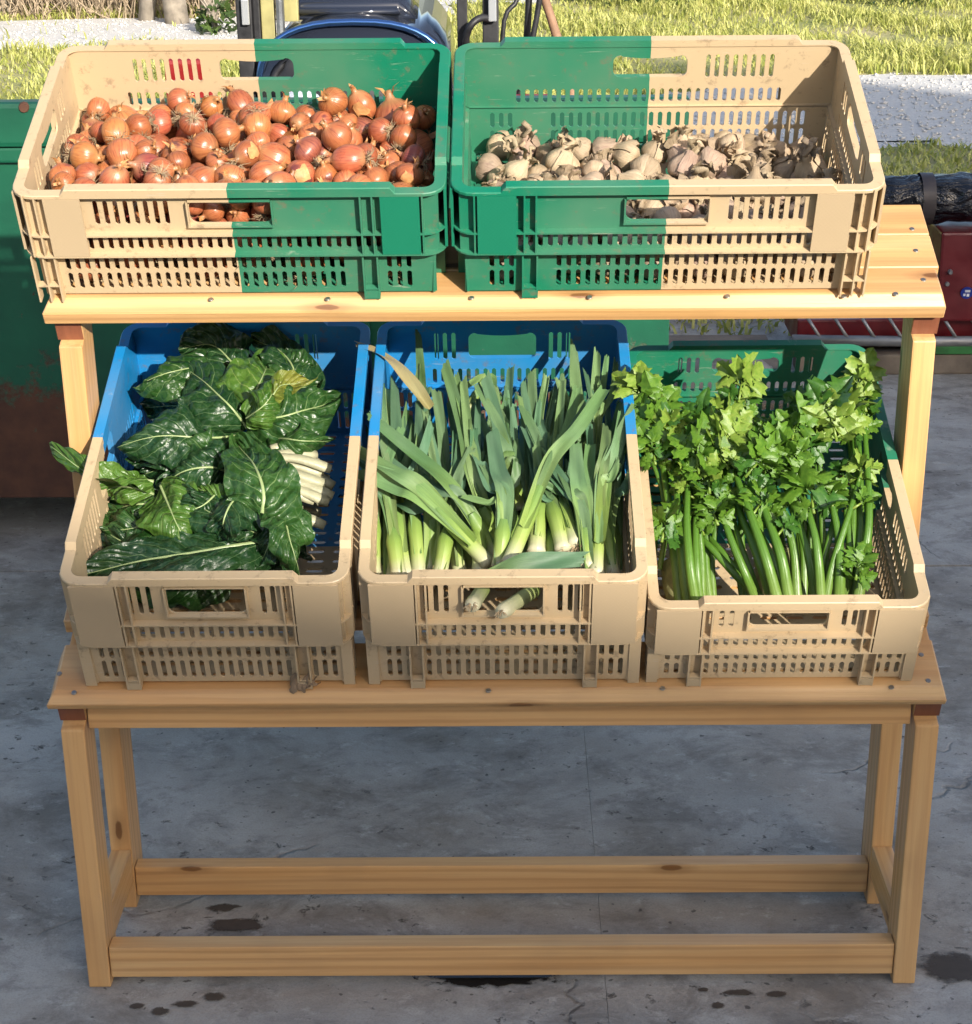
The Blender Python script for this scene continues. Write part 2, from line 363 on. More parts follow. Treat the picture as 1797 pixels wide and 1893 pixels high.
def branch_tree(rnd, h, r0, depth, spread=.6, nb=(2, 4), crook=.12):
    """returns trunk (pts, radii) and list of branch segments"""
    trunk = [Vector((0, 0, 0))]; n = 9
    for i in range(n): trunk.append(trunk[-1] + Vector((rnd.gauss(0, crook * h / n), rnd.gauss(0, crook * h / n), h / n)))
    tr = [r0 * (1 - .8 * i / n) for i in range(n + 1)]; br = []
    def grow(p, d, L, r, dep):
        pts = [p]
        for i in range(3):
            d = (d + Vector((rnd.gauss(0, .22), rnd.gauss(0, .22), rnd.gauss(.06, .15)))).normalized(); pts.append(pts[-1] + d * L / 3)
        br.append((pts, [r, r * .8, r * .6, r * .4]))
        if dep > 0:
            for _ in range(rnd.randint(*nb)):
                i = rnd.choice((1, 2, 3, 3)); dd = (d + Vector((rnd.gauss(0, spread), rnd.gauss(0, spread), rnd.gauss(.1, .4)))).normalized()
                grow(pts[i], dd, L * rnd.uniform(.55, .8), r * .55, dep - 1)
    for i in range(3, n + 1):
        for _ in range(2 if i < n else 4):
            aa = rnd.uniform(0, 6.28); grow(trunk[i], Vector((cos(aa), sin(aa), rnd.uniform(.2, 1.1))).normalized(), h * rnd.uniform(.16, .30) * (1.25 - .6 * i / n), tr[i] * .6, depth)
    return trunk, tr, br
def bare_tree(name, loc, seed, h, r0, depth, label, group, lo=0):
    rnd = random.Random(seed); trunk, tr, br = branch_tree(rnd, h, r0, depth)
    t = thing(name, label, 'tree', Matrix.Translation(loc), group)
    bm = bmesh.new(); tube(bm, trunk, tr, 8); obj('trunk', bm, M_BARK, t, True)
    bm = bmesh.new()
    for pts, rr in br: tube(bm, pts, rr, 4, False)
    obj('crown', bm, M_BARK, t, raw=True); return t
rn = random.Random(31)
for i in range(13):
    u = -180 + i * 62 + rn.uniform(-18, 18); v = rn.uniform(10, 44)
    if 420 < u < 580: continue
    p = on_plane(u, v, Vector((0, 0, GZ)), ZW)
    bare_tree('bare_tree', p, 50 + i, rn.uniform(4, 6.5), rn.uniform(.05, .12), 2, ('slim pale bare tree trunk at the far edge of the gravel track' if i % 2 else 'thicker bare tree rising from dry scrub behind the gravel track'), 'bare trees beyond the gravel track')
# dry scrub under those trees, one mass
bm = bmesh.new()
for i in range(2600):
    u = rn.uniform(-250, 640); v = rn.uniform(-12, 36); p = on_plane(u, v, Vector((0, 0, GZ)), ZW); L = rn.uniform(.15, .9)
    d = Vector((rn.gauss(0, .4), rn.gauss(0, .4), 1)).normalized(); q = p + d * L * .5 + Vector((rn.gauss(0, .05), rn.gauss(0, .05), 0))
    tube(bm, [p, q, q + (d + Vector((rn.gauss(0, .5), rn.gauss(0, .5), 0))) * L * .5], [.006, .004, .002], 3, False)
o = obj('dry_scrub', bm, M_DRY, raw=True); o['kind'] = 'stuff'; o['label'] = 'tangle of dry brown scrub under the bare trees'; o['category'] = 'scrub'
def leaf_bush(name, p, r, h, seed, n, label):
    rnd = random.Random(seed); t = thing(name, label, 'bush', Matrix.Translation(p), 'green bushes at the edge of the meadow'); bm = bmesh.new()
    for i in range(9):
        aa = rnd.uniform(0, 6.28); q = Vector((cos(aa) * r * rnd.random(), sin(aa) * r * rnd.random(), h * rnd.uniform(.6, 1)))
        tube(bm, [(0, 0, 0), q * .5 + Vector((0, 0, .05)), q], [.012, .008, .003], 5, False)
    obj('stem', bm, M_BARK, t, raw=True); V = []
    bm = bmesh.new()
    for i in range(n):
        aa = rnd.uniform(0, 6.28); rr = r * rnd.random() ** .5; c = Vector((cos(aa) * rr, sin(aa) * rr, h * rnd.uniform(.05, 1) * sqrt(max(.05, 1 - (rr / r) ** 2))))
        e = Euler((rnd.uniform(-1, 1), rnd.uniform(-1, 1), rnd.uniform(0, 6.28))).to_matrix(); L = rnd.uniform(.05, .12)
        vs = [bm.verts.new(c + e @ Vector(q) * L) for q in ((-.5, 0, 0), (0, -.22, .05), (.5, 0, 0), (0, .22, .05))]; bm.faces.new(vs)
    obj('foliage', bm, M_BUSH, t, raw=True)
p = on_plane(1175, 3, Vector((0, 0, GZ)), ZW); leaf_bush('bush', p, .55, .9, 1, 900, 'low dark green bush at the edge of the meadow above the garlic crate')
p = on_plane(1650, -2, Vector((0, 0, GZ)), ZW); leaf_bush('bush', p, .6, .8, 2, 900, 'grassy green bush in the meadow beyond the gravel path')
p = on_plane(400, 62, Vector((0, 0, GZ)), ZW); leaf_bush('bush', p, .16, .28, 3, 150, 'small bush standing on the gravel track beside the black tractor mast')

# ------------------------------------------------------------------ unseen buildings added behind the camera, rooflines shaped to shade the yard
M_SHADEBARNW = m_plain('shade_barn_wall', (.42, .39, .34), .9, 0, .2, 3, .4); M_ROOF = m_plain('shade_barn_roof', (.30, .14, .09), .8, 0, .25, 4, .4)
def shade_barn(x0, x1, y0, y1, ze, zr, label):
    t = thing('shade_barn', label, 'shade_barn', Matrix.Translation((15, -20, 0)))
    O = Vector((15, -20, 0)); xm = (x0 + x1) / 2
    bm = bmesh.new(); q = [(x0, ze - .4), (x0, 0), (x1, 0), (x1, ze - .4), (xm, zr - .4)]
    A = [bm.verts.new(Vector((x, y1, z)) - O) for x, z in q]; B = [bm.verts.new(Vector((x, y0, z)) - O) for x, z in q]
    bm.faces.new(A); bm.faces.new(B[::-1])
    for i in range(5): bm.faces.new((A[i], A[i - 1], B[i - 1], B[i]))
    obj('wall', bm, M_SHADEBARNW, t)
    for s in (-1, 1):
        bm = bmesh.new(); xe = x0 - .35 if s < 0 else x1 + .35; zz = ze - .19
        P = [(xe, zz), (xm, zr), (xm, zr - .18), (xe, zz - .18)]
        A = [bm.verts.new(Vector((x, y1 + .4, z)) - O) for x, z in P]; B = [bm.verts.new(Vector((x, y0 - .4, z)) - O) for x, z in P]
        bm.faces.new(A); bm.faces.new(B[::-1])
        for i in range(4): bm.faces.new((A[i], A[i - 1], B[i - 1], B[i]))
        obj('roof', bm, M_ROOF, t)
    box_obj('door', (xm - 16.8, xm - 13.2, 5.0, 5.08, 0, 3.4), m_plain('shade_barn_door', (.18, .12, .07), .8), t, .01)
shade_barn(8.95, 19.05, -26, -15, 7.91, 11.5, 'unseen large building with steep red tiled gable roof shaped to shade the yard')  # out of view; roof slope set so its shadow covers machine and gravel
shade_barn(-3.6, 8.30, -24, -14.9, 7.43, 8.3, 'unseen low pitched shed added to shade the floor and lower stand')  # out of view, added to keep sun off the floor and lower rails
# ------------------------------------------------------------------ wooden stand
st = thing('display_stand', 'two tier slatted pine display stand with tilted shelves', 'stand', Matrix.Translation((0, 0, 0)))
XL0, XL1, XR0, XR1 = -.648, -.614, .586, .620
M_SCREW = m_plain('screw', (.35, .33, .30), .4, .9)
def board(name, k, d0, d1, th, mat, cham=0, x0=-.661, x1=.624):
    bm = bmesh.new(); c = cham
    prof = [(d0, -c), (d0 + c * .9, 0), (d1, 0), (d1, -th), (d0 + .004, -th)] if c else [(d0, 0), (d1, 0), (d1, -th), (d0, -th)]
    xo = -.02; A = []; B = []
    for d, h in prof:
        pin = .012 if (c and (d > d0 + .001 and h == 0)) else 0
        A.append(bm.verts.new((x0 + pin, d, h))); B.append(bm.verts.new((x1 - pin * .5, d, h)))
    bm.faces.new(A); bm.faces.new(B[::-1])
    for i in range(len(prof)): bm.faces.new((A[i], A[i - 1], B[i - 1], B[i]))
    bmesh.ops.bevel(bm, geom=bm.edges[:], offset=.0018, segments=1, affect='EDGES')
    o = obj(name, bm, mat, st); o.matrix_world = SM(k, 0, 0)
    return o
b1 = board('shelf_board', 1, 0, .1070, .028, WOOD[0], .016)
board('shelf_board', 1, .155, .235, .026, WOOD[0]).matrix_world = SM(1, 0, 0)
board('shelf_board', 1, .40, .48, .026, WOOD[0], x0=XL1 + .002 - .03, x1=XR0 + .028)
board('shelf_board', 2, 0, .0735, .038, WOOD[0], .016)
board('shelf_board', 2, .0755, .1545, .038, WOOD[0])
board('shelf_board', 2, .1565, .2335, .038, WOOD[0])
def screw(k, u, v, par):
    p = SP(k, u, v, .0005); bm = bmesh.new(); bmesh.ops.create_cone(bm, cap_ends=True, segments=12, radius1=.0042, radius2=.0034, depth=.0016)
    o = obj('screw', bm, M_SCREW, st); o.matrix_world = Matrix.Translation(p) @ Matrix.Rotation(SH[k][2], 4, 'X')
for u, v in ((1686, 423), (1693, 463), (1707, 517), (1656, 543), (390, 553), (606, 552), (872, 550), (1090, 549), (1345, 547), (1560, 547)): screw(2, u, v, st)
for u, v in ((110, 1245), (137, 1280), (1703, 1210), (1716, 1258), (1648, 1270), (1225, 1272), (903, 1276)): screw(1, u, v, st)
def leg(x0, x1, y0, y1, k, hh):
    """leg cut on the slope of shelf k, hh below the shelf surface"""
    zt = lambda y: SH[k][1] + (y - SH[k][0]) * tan(SH[k][2]) - hh / cos(SH[k][2]) - .0005
    bm = bmesh.new(); w = (x1 - x0) / 2; vs = bx(bm, -w, w, 0, y1 - y0, 0, 1)
    for v in vs:
        if v.co.z > .5: v.co.z = zt(y0 + v.co.y)
    bevel(bm, .0025); o = obj('leg', bm, WOOD[2], st); o.location = ((x0 + x1) / 2, y0, .0005); return o
FY, BY = -.0813, .1302; FD, BD = .062, .075
for a, b in ((XL0, XL1), (XR0, XR1)):
    leg(a, b, FY, FY + FD, 1, .0265 + .040); leg(a, b, BY, BY + BD, 2, .0385 + .040)
# sloping bearers that carry the shelves (their dark end grain shows above the leg tops)
def bearer(k, x0, x1, d0, d1, hh):
    o = box_obj('bearer', (-(x1 - x0) / 2, (x1 - x0) / 2, 0, d1 - d0, -hh, 0), WOOD[1], st, .002); o.matrix_world = SM(k, (x0 + x1) / 2, d0, -.0265 if k == 1 else -.0385)
    e = box_obj('end_grain', (-(x1 - x0) / 2 + .001, (x1 - x0) / 2 - .001, -.0012, .0006, -hh + .001, -.0005), M_ENDGRAIN, o, 0)
for s, (a, b) in ((-1, (XL0 - .004, XL1 + .001)), (1, (XR0 - .001, XR1 + .004))):
    bearer(1, a, b, .018, .185, .040); bearer(2, a, b, .020, .225, .040)
    bearer(1, a, b, .345, .50, .040)
def rail(name, x0, x1, y0, y1, z0, z1, ax):
    o = box_obj(name, (-(x1 - x0) / 2, (x1 - x0) / 2, -(y1 - y0) / 2, (y1 - y0) / 2, 0, z1 - z0), WOOD[ax], st, .002); o.location = ((x0 + x1) / 2, (y0 + y1) / 2, z0); return o
rail('front_rail', XL1 + .001, XR0 - .001, FY + .004, FY + .034, .016, .070, 0)
rail('back_rail', XL1 + .001, XR0 - .001, BY + .006, BY + .034, .020, .074, 0)
za = S(1, 0, .03, -.03).z
rail('apron', XL1 + .003, XR0 - .004, SH[1][0] + .038, SH[1][0] + .064, za - .052, za - .004, 0)
for a, b in ((XL0 + .001, XL1 - .001), (XR0 + .001, XR1 - .001)):
    rail('side_rail', a, b, FY + FD + .0005, BY - .0005, .055, .112, 1)

# ------------------------------------------------------------------ crates
def slot_cell(u0, u1, v0, v1, w, m0, m1):
    """cell with a rounded slot of width w between v0+m0 and v1-m1"""
    c = (u0 + u1) / 2; a, b = c - w / 2, c + w / 2; p, q = v0 + m0, v1 - m1; r = w * .36
    return [[(a, p + r), (a + r, p)], [(b - r, p), (b, p + r)], [(b, q - r), (b - r, q)], [(a + r, q), (a, q - r)]], []
def handle_cell(u0, u1, v0, v1, a, b, p, q):
    r = .011; arc = lambda cx, cy, a0: [(cx + r * cos(a0 + k * pi / 8), cy + r * sin(a0 + k * pi / 8)) for k in range(5)]
    mid = [(b + (a - b) * k / 8, q - .0055 * sin(pi * k / 8)) for k in range(1, 8)]
    return [arc(a + r, p + r, pi), arc(b - r, p + r, 1.5 * pi), arc(b - r, q - r, 0), arc(a + r, q - r, .5 * pi)], mid
def plate(bm, bands, fm, border=True):
    """bands: [(v0,v1,[(u0,u1,hole|None)])]; fm(u,v,w) -> point, w 0 outside, 1 inside"""
    V = lambda p, w: bm.verts.new(fm(p[0], p[1], w))
    for v0, v1, cells in bands:
        for u0, u1, hole in cells:
            R = [(u0, v0), (u1, v0), (u1, v1), (u0, v1)]
            for w in (0, 1):
                rv = [V(p, w) for p in R]
                if hole is None: bm.faces.new(rv if w == 0 else rv[::-1]); continue
                H, mid = hole; hv = [[V(p, w) for p in c] for c in H]; mv = [V(p, w) for p in mid]
                def F_(l): bm.faces.new(l if w == 0 else l[::-1])
                for k in range(4):
                    c = hv[k]
                    for i in range(len(c) - 1): F_([rv[k], c[i + 1], c[i]])
                    nx = hv[(k + 1) % 4]; inter = mv if k == 2 else []
                    F_([rv[k], rv[(k + 1) % 4], nx[0]] + inter[::-1] + [c[-1]])
            if hole is not None:
                H, mid = hole; loop = H[0] + H[1] + H[2] + mid + H[3]
                A = [V(p, 0) for p in loop]; B = [V(p, 1) for p in loop]
                for i in range(len(loop)): bm.faces.new((A[i], A[i - 1], B[i - 1], B[i]))
    if border:
        v0 = bands[0][0]; v1 = bands[-1][1]; u0 = bands[0][2][0][0]; u1 = bands[0][2][-1][1]
        for p, q in (((u0, v0), (u1, v0)), ((u1, v0), (u1, v1)), ((u1, v1), (u0, v1)), ((u0, v1), (u0, v0))):
            bm.faces.new((V(p, 0), V(q, 0), V(q, 1), V(p, 1)))
def row(u0, u1, items, v0, v1):
    """fill u0..u1 with items [(a,b,hole)] sorted, solids between"""
    out = []; u = u0
    for a, b, h in sorted(items, key=lambda q: q[0]):
        if a > u + 1e-6: out.append((u, a, None))
        out.append((a, b, h)); u = b
    if u < u1 - 1e-6: out.append((u, u1, None))
    return out
def slots(c0, n, pitch, v0, v1, w, m0=.0025, m1=.0025):
    return [(c0 + i * pitch, c0 + (i + 1) * pitch, slot_cell(c0 + i * pitch, c0 + (i + 1) * pitch, v0, v1, w, m0, m1)) for i in range(n)]

def ring_path(hx, hy, r, cut, n=5):
    """rounded rectangle, returns (x,y,raised) ; raised between the corner cuts"""
    out = []
    for sx, sy, a0 in ((1, -1, -pi / 2), (1, 1, 0), (-1, 1, pi / 2), (-1, -1, pi)):
        cx, cy = sx * (hx - r), sy * (hy - r)
        for k in range(n + 1):
            a = a0 + k * (pi / 2) / n; out.append((cx + r * cos(a), cy + r * sin(a), 0))
        d = Vector((cos(a0 + pi), sin(a0 + pi))); d = {0: Vector((0, 1)), 1: Vector((-1, 0)), 2: Vector((0, -1)), 3: Vector((1, 0))}[(((1, -1), (1, 1), (-1, 1), (-1, -1)).index((sx, sy)))]
        half = hy if abs(d.y) > .5 else hx
        ex, ey = out[-1][:2]; L = 2 * (half - r); cc = cut - r
        for s, up in ((cc, 0), (cc + .007, 1), (L - cc - .007, 1), (L - cc, 0)): out.append((ex + d.x * s, ey + d.y * s, up))
    return out
INS, TH = .011, .003
def build_crate_meshes(LX, LY, H):
    """canonical crate, long axis X; returns dict name -> list of bmesh"""
    hx, hy = LX / 2, LY / 2; z1, z2, zt = .60 * H, .42 * H, H - .010; parts = []
    lowin = lambda v: .0165 + .003 * (1 - v / z2)
    def side(kind, rot):
        L = hx if kind == 'long' else hy; off = hy if kind == 'long' else hx
        fl = -1 if rot == 180 else 1
        R = Matrix.Rotation(radians(rot), 4, 'Z')
        bm = bmesh.new()
        ua, ub = -L + INS + .0005, L - INS - .0005
        hw, hp = .0068, .0137
        vb = [(z2, z2 + .004), (z2 + .004, z1 - .003), (z1 - .003, z1 + .030 * H / .2), (z1 + .030 * H / .2, zt)]
        up0, up1 = z1 + .010, zt - .012
        def X(items): return items if fl > 0 else [(-b, -a, ([[(-x, y) for x, y in c][::-1] for c in (h[0][1], h[0][0], h[0][3], h[0][2])], [(-x, y) for x, y in h[1]][::-1])) for a, b, h in items]
        if kind == 'long':
            mids = slots(-.205, 30, hp, z2 + .003, z1 - .003, hw)
            ups = slots(-.190, 8, hp, up0 + .012, up1, hw) ; hdl = [(-.064, .064, handle_cell(-.064, .064, up0, up1, -.056, .056, up0 + .004, up1 - .003))]
            lows = [(-.245, 29), (.205, 3)]
        else:
            mids = slots(-8.5 * hp, 17, hp, z2 + .003, z1 - .003, hw)
            ups = slots(-.112, 3, hp, up0, up1, hw) + slots(.112 - 3 * hp, 3, hp, up0, up1, hw); hdl = [(-.062, .062, handle_cell(-.062, .062, up0, up1, -.054, .054, up0 + .004, up1 - .003))]
            lows = [(-.112, 16), (-.168, 3), (.131, 3)]
        if kind == 'long': ups = slots(-.190, 8, hp, up0, up1, hw)
        bands = [(z2, z2 + .003, [(ua, ub, None)]), (z2 + .003, z1 - .003, row(ua, ub, X(mids), 0, 0)), (z1 - .003, up0, [(ua, ub, None)]),
                 (up0, up1, row(ua, ub, X(ups + hdl), 0, 0)), (up1, zt, [(ua, ub, None)])]
        plate(bm, bands, lambda u, v, w: R @ Vector((u, -off + INS + w * TH, v)))
        # step to the narrower lower body and the lower wall
        q = [R @ Vector(p) for p in ((-L + INS, -off + INS, z2), (L - INS, -off + INS, z2), (L - .0165, -off + .0195, z2), (-L + .0165, -off + .0195, z2))]
        for dz in (0, -.003):
            bm.faces.new([bm.verts.new(p + Vector((0, 0, dz))) for p in q])
        la, lb = -L + .0170, L - .0170; zl = z2 - .003; zb = .004; zm = zb + (zl - zb) * .54
        lw = []
        for c0, n in lows: lw += [(c0, n)]
        lo1 = sum((slots(c0, n, hp, zb + .006, zm, hw) for c0, n in lw), []); lo2 = sum((slots(c0, n, hp, zm, zl - .003, hw) for c0, n in lw), [])
        bands = [(zb, zb + .006, [(la, lb, None)]), (zb + .006, zm, row(la, lb, X(lo1), 0, 0)), (zm, zl - .003, row(la, lb, X(lo2), 0, 0)), (zl - .003, zl, [(la, lb, None)])]
        plate(bm, bands, lambda u, v, w: R @ Vector((u, -off + lowin(v) + w * TH, v)))
        # handle lip, fins
        lw_ = .056 if kind == 'long' else .054
        a = up0 + .0035; b = up1 - .003
        bx(bm, -lw_ - .003, lw_ + .003, -off + .004, -off + INS, a - .0028, a, R)
        for s in (-1, 1): bx(bm, s * (lw_ + .0015) - .0012, s * (lw_ + .0015) + .0012, -off + .004, -off + INS, a, b, R)
        bx(bm, -lw_, lw_, -off + .005, -off + INS, b + .0006, b + .003, R)
        def fin(x, za, zb_, y1=INS, y0=.0005): x *= fl; bx(bm, x - .0012, x + .0012, -off + y0, -off + y1, za, zb_, R)
        if kind == 'long':
            vf = [-.262, -.277, -.165 - .058, .178, .194, .262]; pads = [(-.250, -.200), (.205, .258)]; ch = [(.176, .196)]; cor = [(-.268, ), (-.288, )]
        else:
            vf = [-.105, .105, -.118, .118]; pads = [(-.182, -.121), (.121, .182)]; ch = [(-.131, -.113), (.113, .131)]; cor = []
        for x in vf: fin(x, z2 + .0005, zt)
        for x0, x1 in ch:
            for x in (x0, x1): fin(x, -.0, z2 - .003, 0.0195, .006)
            xx = sorted((x0 * fl, x1 * fl)); bx(bm, xx[0] + .0013, xx[1] - .0013, -off + .0062, -off + .0195, .0005, .014, R)
            bx(bm, xx[0] + .0013, xx[1] - .0013, -off + .0065, -off + .0165, .016, .018, R)
        if kind == 'long':
            for x in (-.252, -.268, -.284): fin(x, 0, z2 - .003, .020, .004)
            bx(bm, *sorted((-.284 * fl, -.252 * fl)), -off + .0045, -off + .0168, .026, .028, R)
        return bm, [(tuple(sorted((p * fl for p in pd))), R) for pd in pads], off
    out = []
    for kind, rot in (('long', 0), ('long', 180), ('short', 90), ('short', 270)):
        bm, pads, off = side(kind, rot); pb = []
        for (x0, x1), R in pads:
            b2 = bmesh.new(); bx(b2, x0, x1, -off - .0006, -off + .0032, z2 + .0018, zt - .0045, R); pb.append(b2)
        out.append(('long_wall' if kind == 'long' else 'short_wall', bm, pb))
    # rim
    P = ring_path(hx, hy, .030, .068); Q = ring_path(hx - .0155, hy - .0155, .0155, .068 - .0155); bm = bmesh.new(); rings = []
    for (x, y, up), (xi, yi, _) in zip(P, Q):
        top = H if up else zt + .001; d = Vector((x - xi, y - yi)); d = d / max(d.length, 1e-6) * .0012
        rings.append([bm.verts.new(c) for c in ((x, y, zt - .004), (x, y, top - .0012), (x - d.x, y - d.y, top), (xi, yi, top), (xi, yi, zt - .0008), (x - d.x * 2, y - d.y * 2, zt - .0008))])
    n = len(rings)
    for i in range(n):
        for k in range(6): bm.faces.new((rings[i][k], rings[i][(k + 1) % 6], rings[(i + 1) % n][(k + 1) % 6], rings[(i + 1) % n][k]))
    out.append(('rim', bm, []))
    # two ledges running round the crate
    for z in (z1 - .0012, z2 - .0012):
        bm = bmesh.new(); rings = []
        for (x, y, up), (xi, yi, _) in zip(P, ring_path(hx - INS - .001, hy - INS - .001, .004, .05)):
            rings.append([bm.verts.new(c) for c in ((x, y, z), (x, y, z + .0025), (xi, yi, z + .0025), (xi, yi, z))])
        for i in range(n):
            for k in range(4): bm.faces.new((rings[i][k], rings[i][(k + 1) % 4], rings[(i + 1) % n][(k + 1) % 4], rings[(i + 1) % n][k]))
        out.append(('ledge', bm, []))
    # base with openings
    bm = bmesh.new(); a, b = hx - .022, hy - .022; nx, ny = 26, 9; cells = []
    for j in range(ny):
        v0 = -b + 2 * b * j / ny; v1 = -b + 2 * b * (j + 1) / ny; rowc = []
        for i in range(nx):
            u0 = -a + 2 * a * i / nx; u1 = -a + 2 * a * (i + 1) / nx; rowc.append((u0, u1, slot_cell(u0, u1, v0, v1, .009, .006, .006)))
        cells.append((v0, v1, rowc))
    plate(bm, cells, lambda u, v, w: Vector((u, v, .0045 - .0035 * w)))
    out.append(('base', bm, []))
    return out
CRATE_CACHE = {}
def crate(label, M, mat, colB, H, LX=.6, LY=.4, group='bicoloured vented plastic crates on the stand'):
    key = (H, LX, LY, mat.name)
    if key not in CRATE_CACHE:
        L = []
        for nm, bm, pads in build_crate_meshes(LX, LY, H):
            me = bpy.data.meshes.new('crate_' + nm); bmesh.ops.recalc_face_normals(bm, faces=bm.faces); bm.to_mesh(me); bm.free(); me.materials.append(mat); pm = []
            for b2 in pads:
                m2 = bpy.data.meshes.new('crate_label_pad'); b2.to_mesh(m2); b2.free()
                m2.materials.append(M_PAD['tan'] if sum(v.co.x for v in m2.vertices) < 0 else M_PAD[colB]); pm.append(m2)
            L.append((nm, me, pm))
        CRATE_CACHE[key] = L
    t = thing('vegetable_crate', label, 'crate', M, group)
    for nm, me, pm in CRATE_CACHE[key]:
        o = link(nm, me, t)
        for m2 in pm: link('label_pad', m2, o)
    return t
h1, h2, h3 = .190, .225, .172; EPS = .001
CR = {'onion': (2, -.375, .0007 + .2), 'garlic': (2, .2195, .0007 + .2), 'chard': (1, -.4113, .008 + .3), 'leek': (1, -.0068, .008 + .3), 'celery': (1, .3853, .009 + .3)}
crate('tan and green plastic crate heaped with brown onions on the top shelf', SM(*CR['onion'], EPS), M_TG, 'green', h1, .588)
crate('green and tan plastic crate half filled with garlic on the top shelf', SM(*CR['garlic'], EPS, pi), M_TG, 'green', h1, .588)
crate('blue backed tan plastic crate holding dark chard leaves', SM(*CR['chard'], EPS, pi / 2), M_TB, 'blue', h2, .6, .393)
crate('blue backed tan plastic crate holding leeks', SM(*CR['leek'], EPS, pi / 2), M_TB, 'blue', h2, .6, .393)
crate('shallow green backed tan plastic crate holding celery', SM(*CR['celery'], EPS, pi / 2), M_TG, 'green', h3, .6, .387)

# ------------------------------------------------------------------ green steel skip behind the stand
def m_skip():
    t = NT('chipped_green_paint'); v = t.coord(); sx = t.n('SeparateXYZ'); tc = t.n('TexCoord'); t.l(tc.outputs['Object'], sx.inputs[0])
    f = t.noise(v, 5, 6); col = t.mix(t.ramp(f, [(.3, 0), (.7, 1)]), (.003, .055, .030), (.006, .095, .048))
    chips = t.noise(v, 34, 6, .7); big = t.noise(v, 4, 5, .7)
    wear = t.math('ADD', big, t.math('MULTIPLY', t.math('SUBTRACT', .46, sx.outputs[2]), 1.25))
    rust = t.math('MAXIMUM', t.ramp(chips, [(.665, 0), (.70, 1)]), t.ramp(t.math('ADD', wear, t.math('MULTIPLY', t.math('SUBTRACT', chips, .5), .5)), [(.55, 0), (.66, 1)]))
    rc = t.mix(t.noise(v, 22, 6), (.030, .012, .009), (.13, .052, .025))
    return t.set(t.mix(rust, col, rc), t.mix(rust, (.42,) * 3, (.85,) * 3), t.bump(t.math('SUBTRACT', t.math('MULTIPLY', chips, .4), rust), .35, .004), spec=.45)
M_SKIP = m_skip()
yb = 1.67; zrim = on_plane(30, 186, Vector((0, yb, 0)), Vector((0, 1, 0))).z; xb1 = on_plane(1248, 230, Vector((0, yb, 0)), Vector((0, 1, 0))).x; xb0 = -2.35; yb2 = 2.72
t = thing('steel_skip', 'green painted steel skip with rusty lower wall behind the stand', 'skip', Matrix.Translation((0, 0, 0)))
zk = zrim - .24
box_obj('front_wall', (xb0, xb1, yb, yb + .012, .12, zrim - .10), M_SKIP, t, .002); box_obj('back_wall', (xb0, xb1, yb2 - .012, yb2, .12, zk - .10), M_SKIP, t, .002)
for xa, xc in ((xb1 - .012, xb1 - .0005), (xb0 + .0005, xb0 + .012)):
    bm = bmesh.new(); P = [(yb + .013, .12), (yb2 - .013, .12), (yb2 - .013, zk - .10), (yb + .013, zrim - .10)]
    A = [bm.verts.new((xa, y, z)) for y, z in P]; B = [bm.verts.new((xc, y, z)) for y, z in P]; bm.faces.new(A); bm.faces.new(B[::-1])
    for i in range(4): bm.faces.new((A[i], A[i - 1], B[i - 1], B[i]))
    obj('end_wall', bm, M_SKIP, t)
box_obj('floor_plate', (xb0 + .013, xb1 - .013, yb + .013, yb2 - .013, .125, .14), M_SKIP, t, 0)
box_obj('rim_rail', (xb0 - .03, xb1 + .03, yb - .030, yb + .03, zrim - .099, zrim), M_SKIP, t, .012); box_obj('rim_rail', (xb0 - .03, xb1 + .03, yb2 - .03, yb2 + .03, zk - .099, zk), M_SKIP, t, .012)
for xa in (xb0, xb1):
    bm = bmesh.new(); P = [(yb + .031, zrim - .097), (yb2 - .031, zk - .097), (yb2 - .031, zk - .002), (yb + .031, zrim - .010)]
    A = [bm.verts.new((xa - .028, y, z)) for y, z in P]; B = [bm.verts.new((xa + .028, y, z)) for y, z in P]; bm.faces.new(A); bm.faces.new(B[::-1])
    for i in range(4): bm.faces.new((A[i], A[i - 1], B[i - 1], B[i]))
    obj('rim_rail', bm, M_SKIP, t)
box_obj('rim_lip', (xb0 - .01, xb1 + .01, yb - .019, yb - .0005, zrim - .135, zrim - .1005), M_SKIP, t, .006)
for x in (-1.75, -.35): box_obj('stiffener', (x - .035, x + .035, yb - .03, yb - .0005, .13, zrim - .14), M_SKIP, t, .006)
for x in (xb0 + .1, xb1 - .2): box_obj('skid', (x, x + .1, yb + .05, yb2 - .05, .0005, .119), M_SKIP, t, .004)
p = on_plane(45, 190, Vector((0, yb - .03, 0)), Vector((0, 1, 0)))
for u in (44, 150):
    p = on_plane(u, 199, Vector((0, yb - .031, 0)), Vector((0, 1, 0))); bm = bmesh.new(); bmesh.ops.create_cone(bm, cap_ends=True, segments=10, radius1=.013, radius2=.010, depth=.008)
    o = obj('bolt', bm, M_SKIP, t); o.matrix_world = Matrix.Translation(p) @ Matrix.Rotation(pi / 2, 4, 'X')

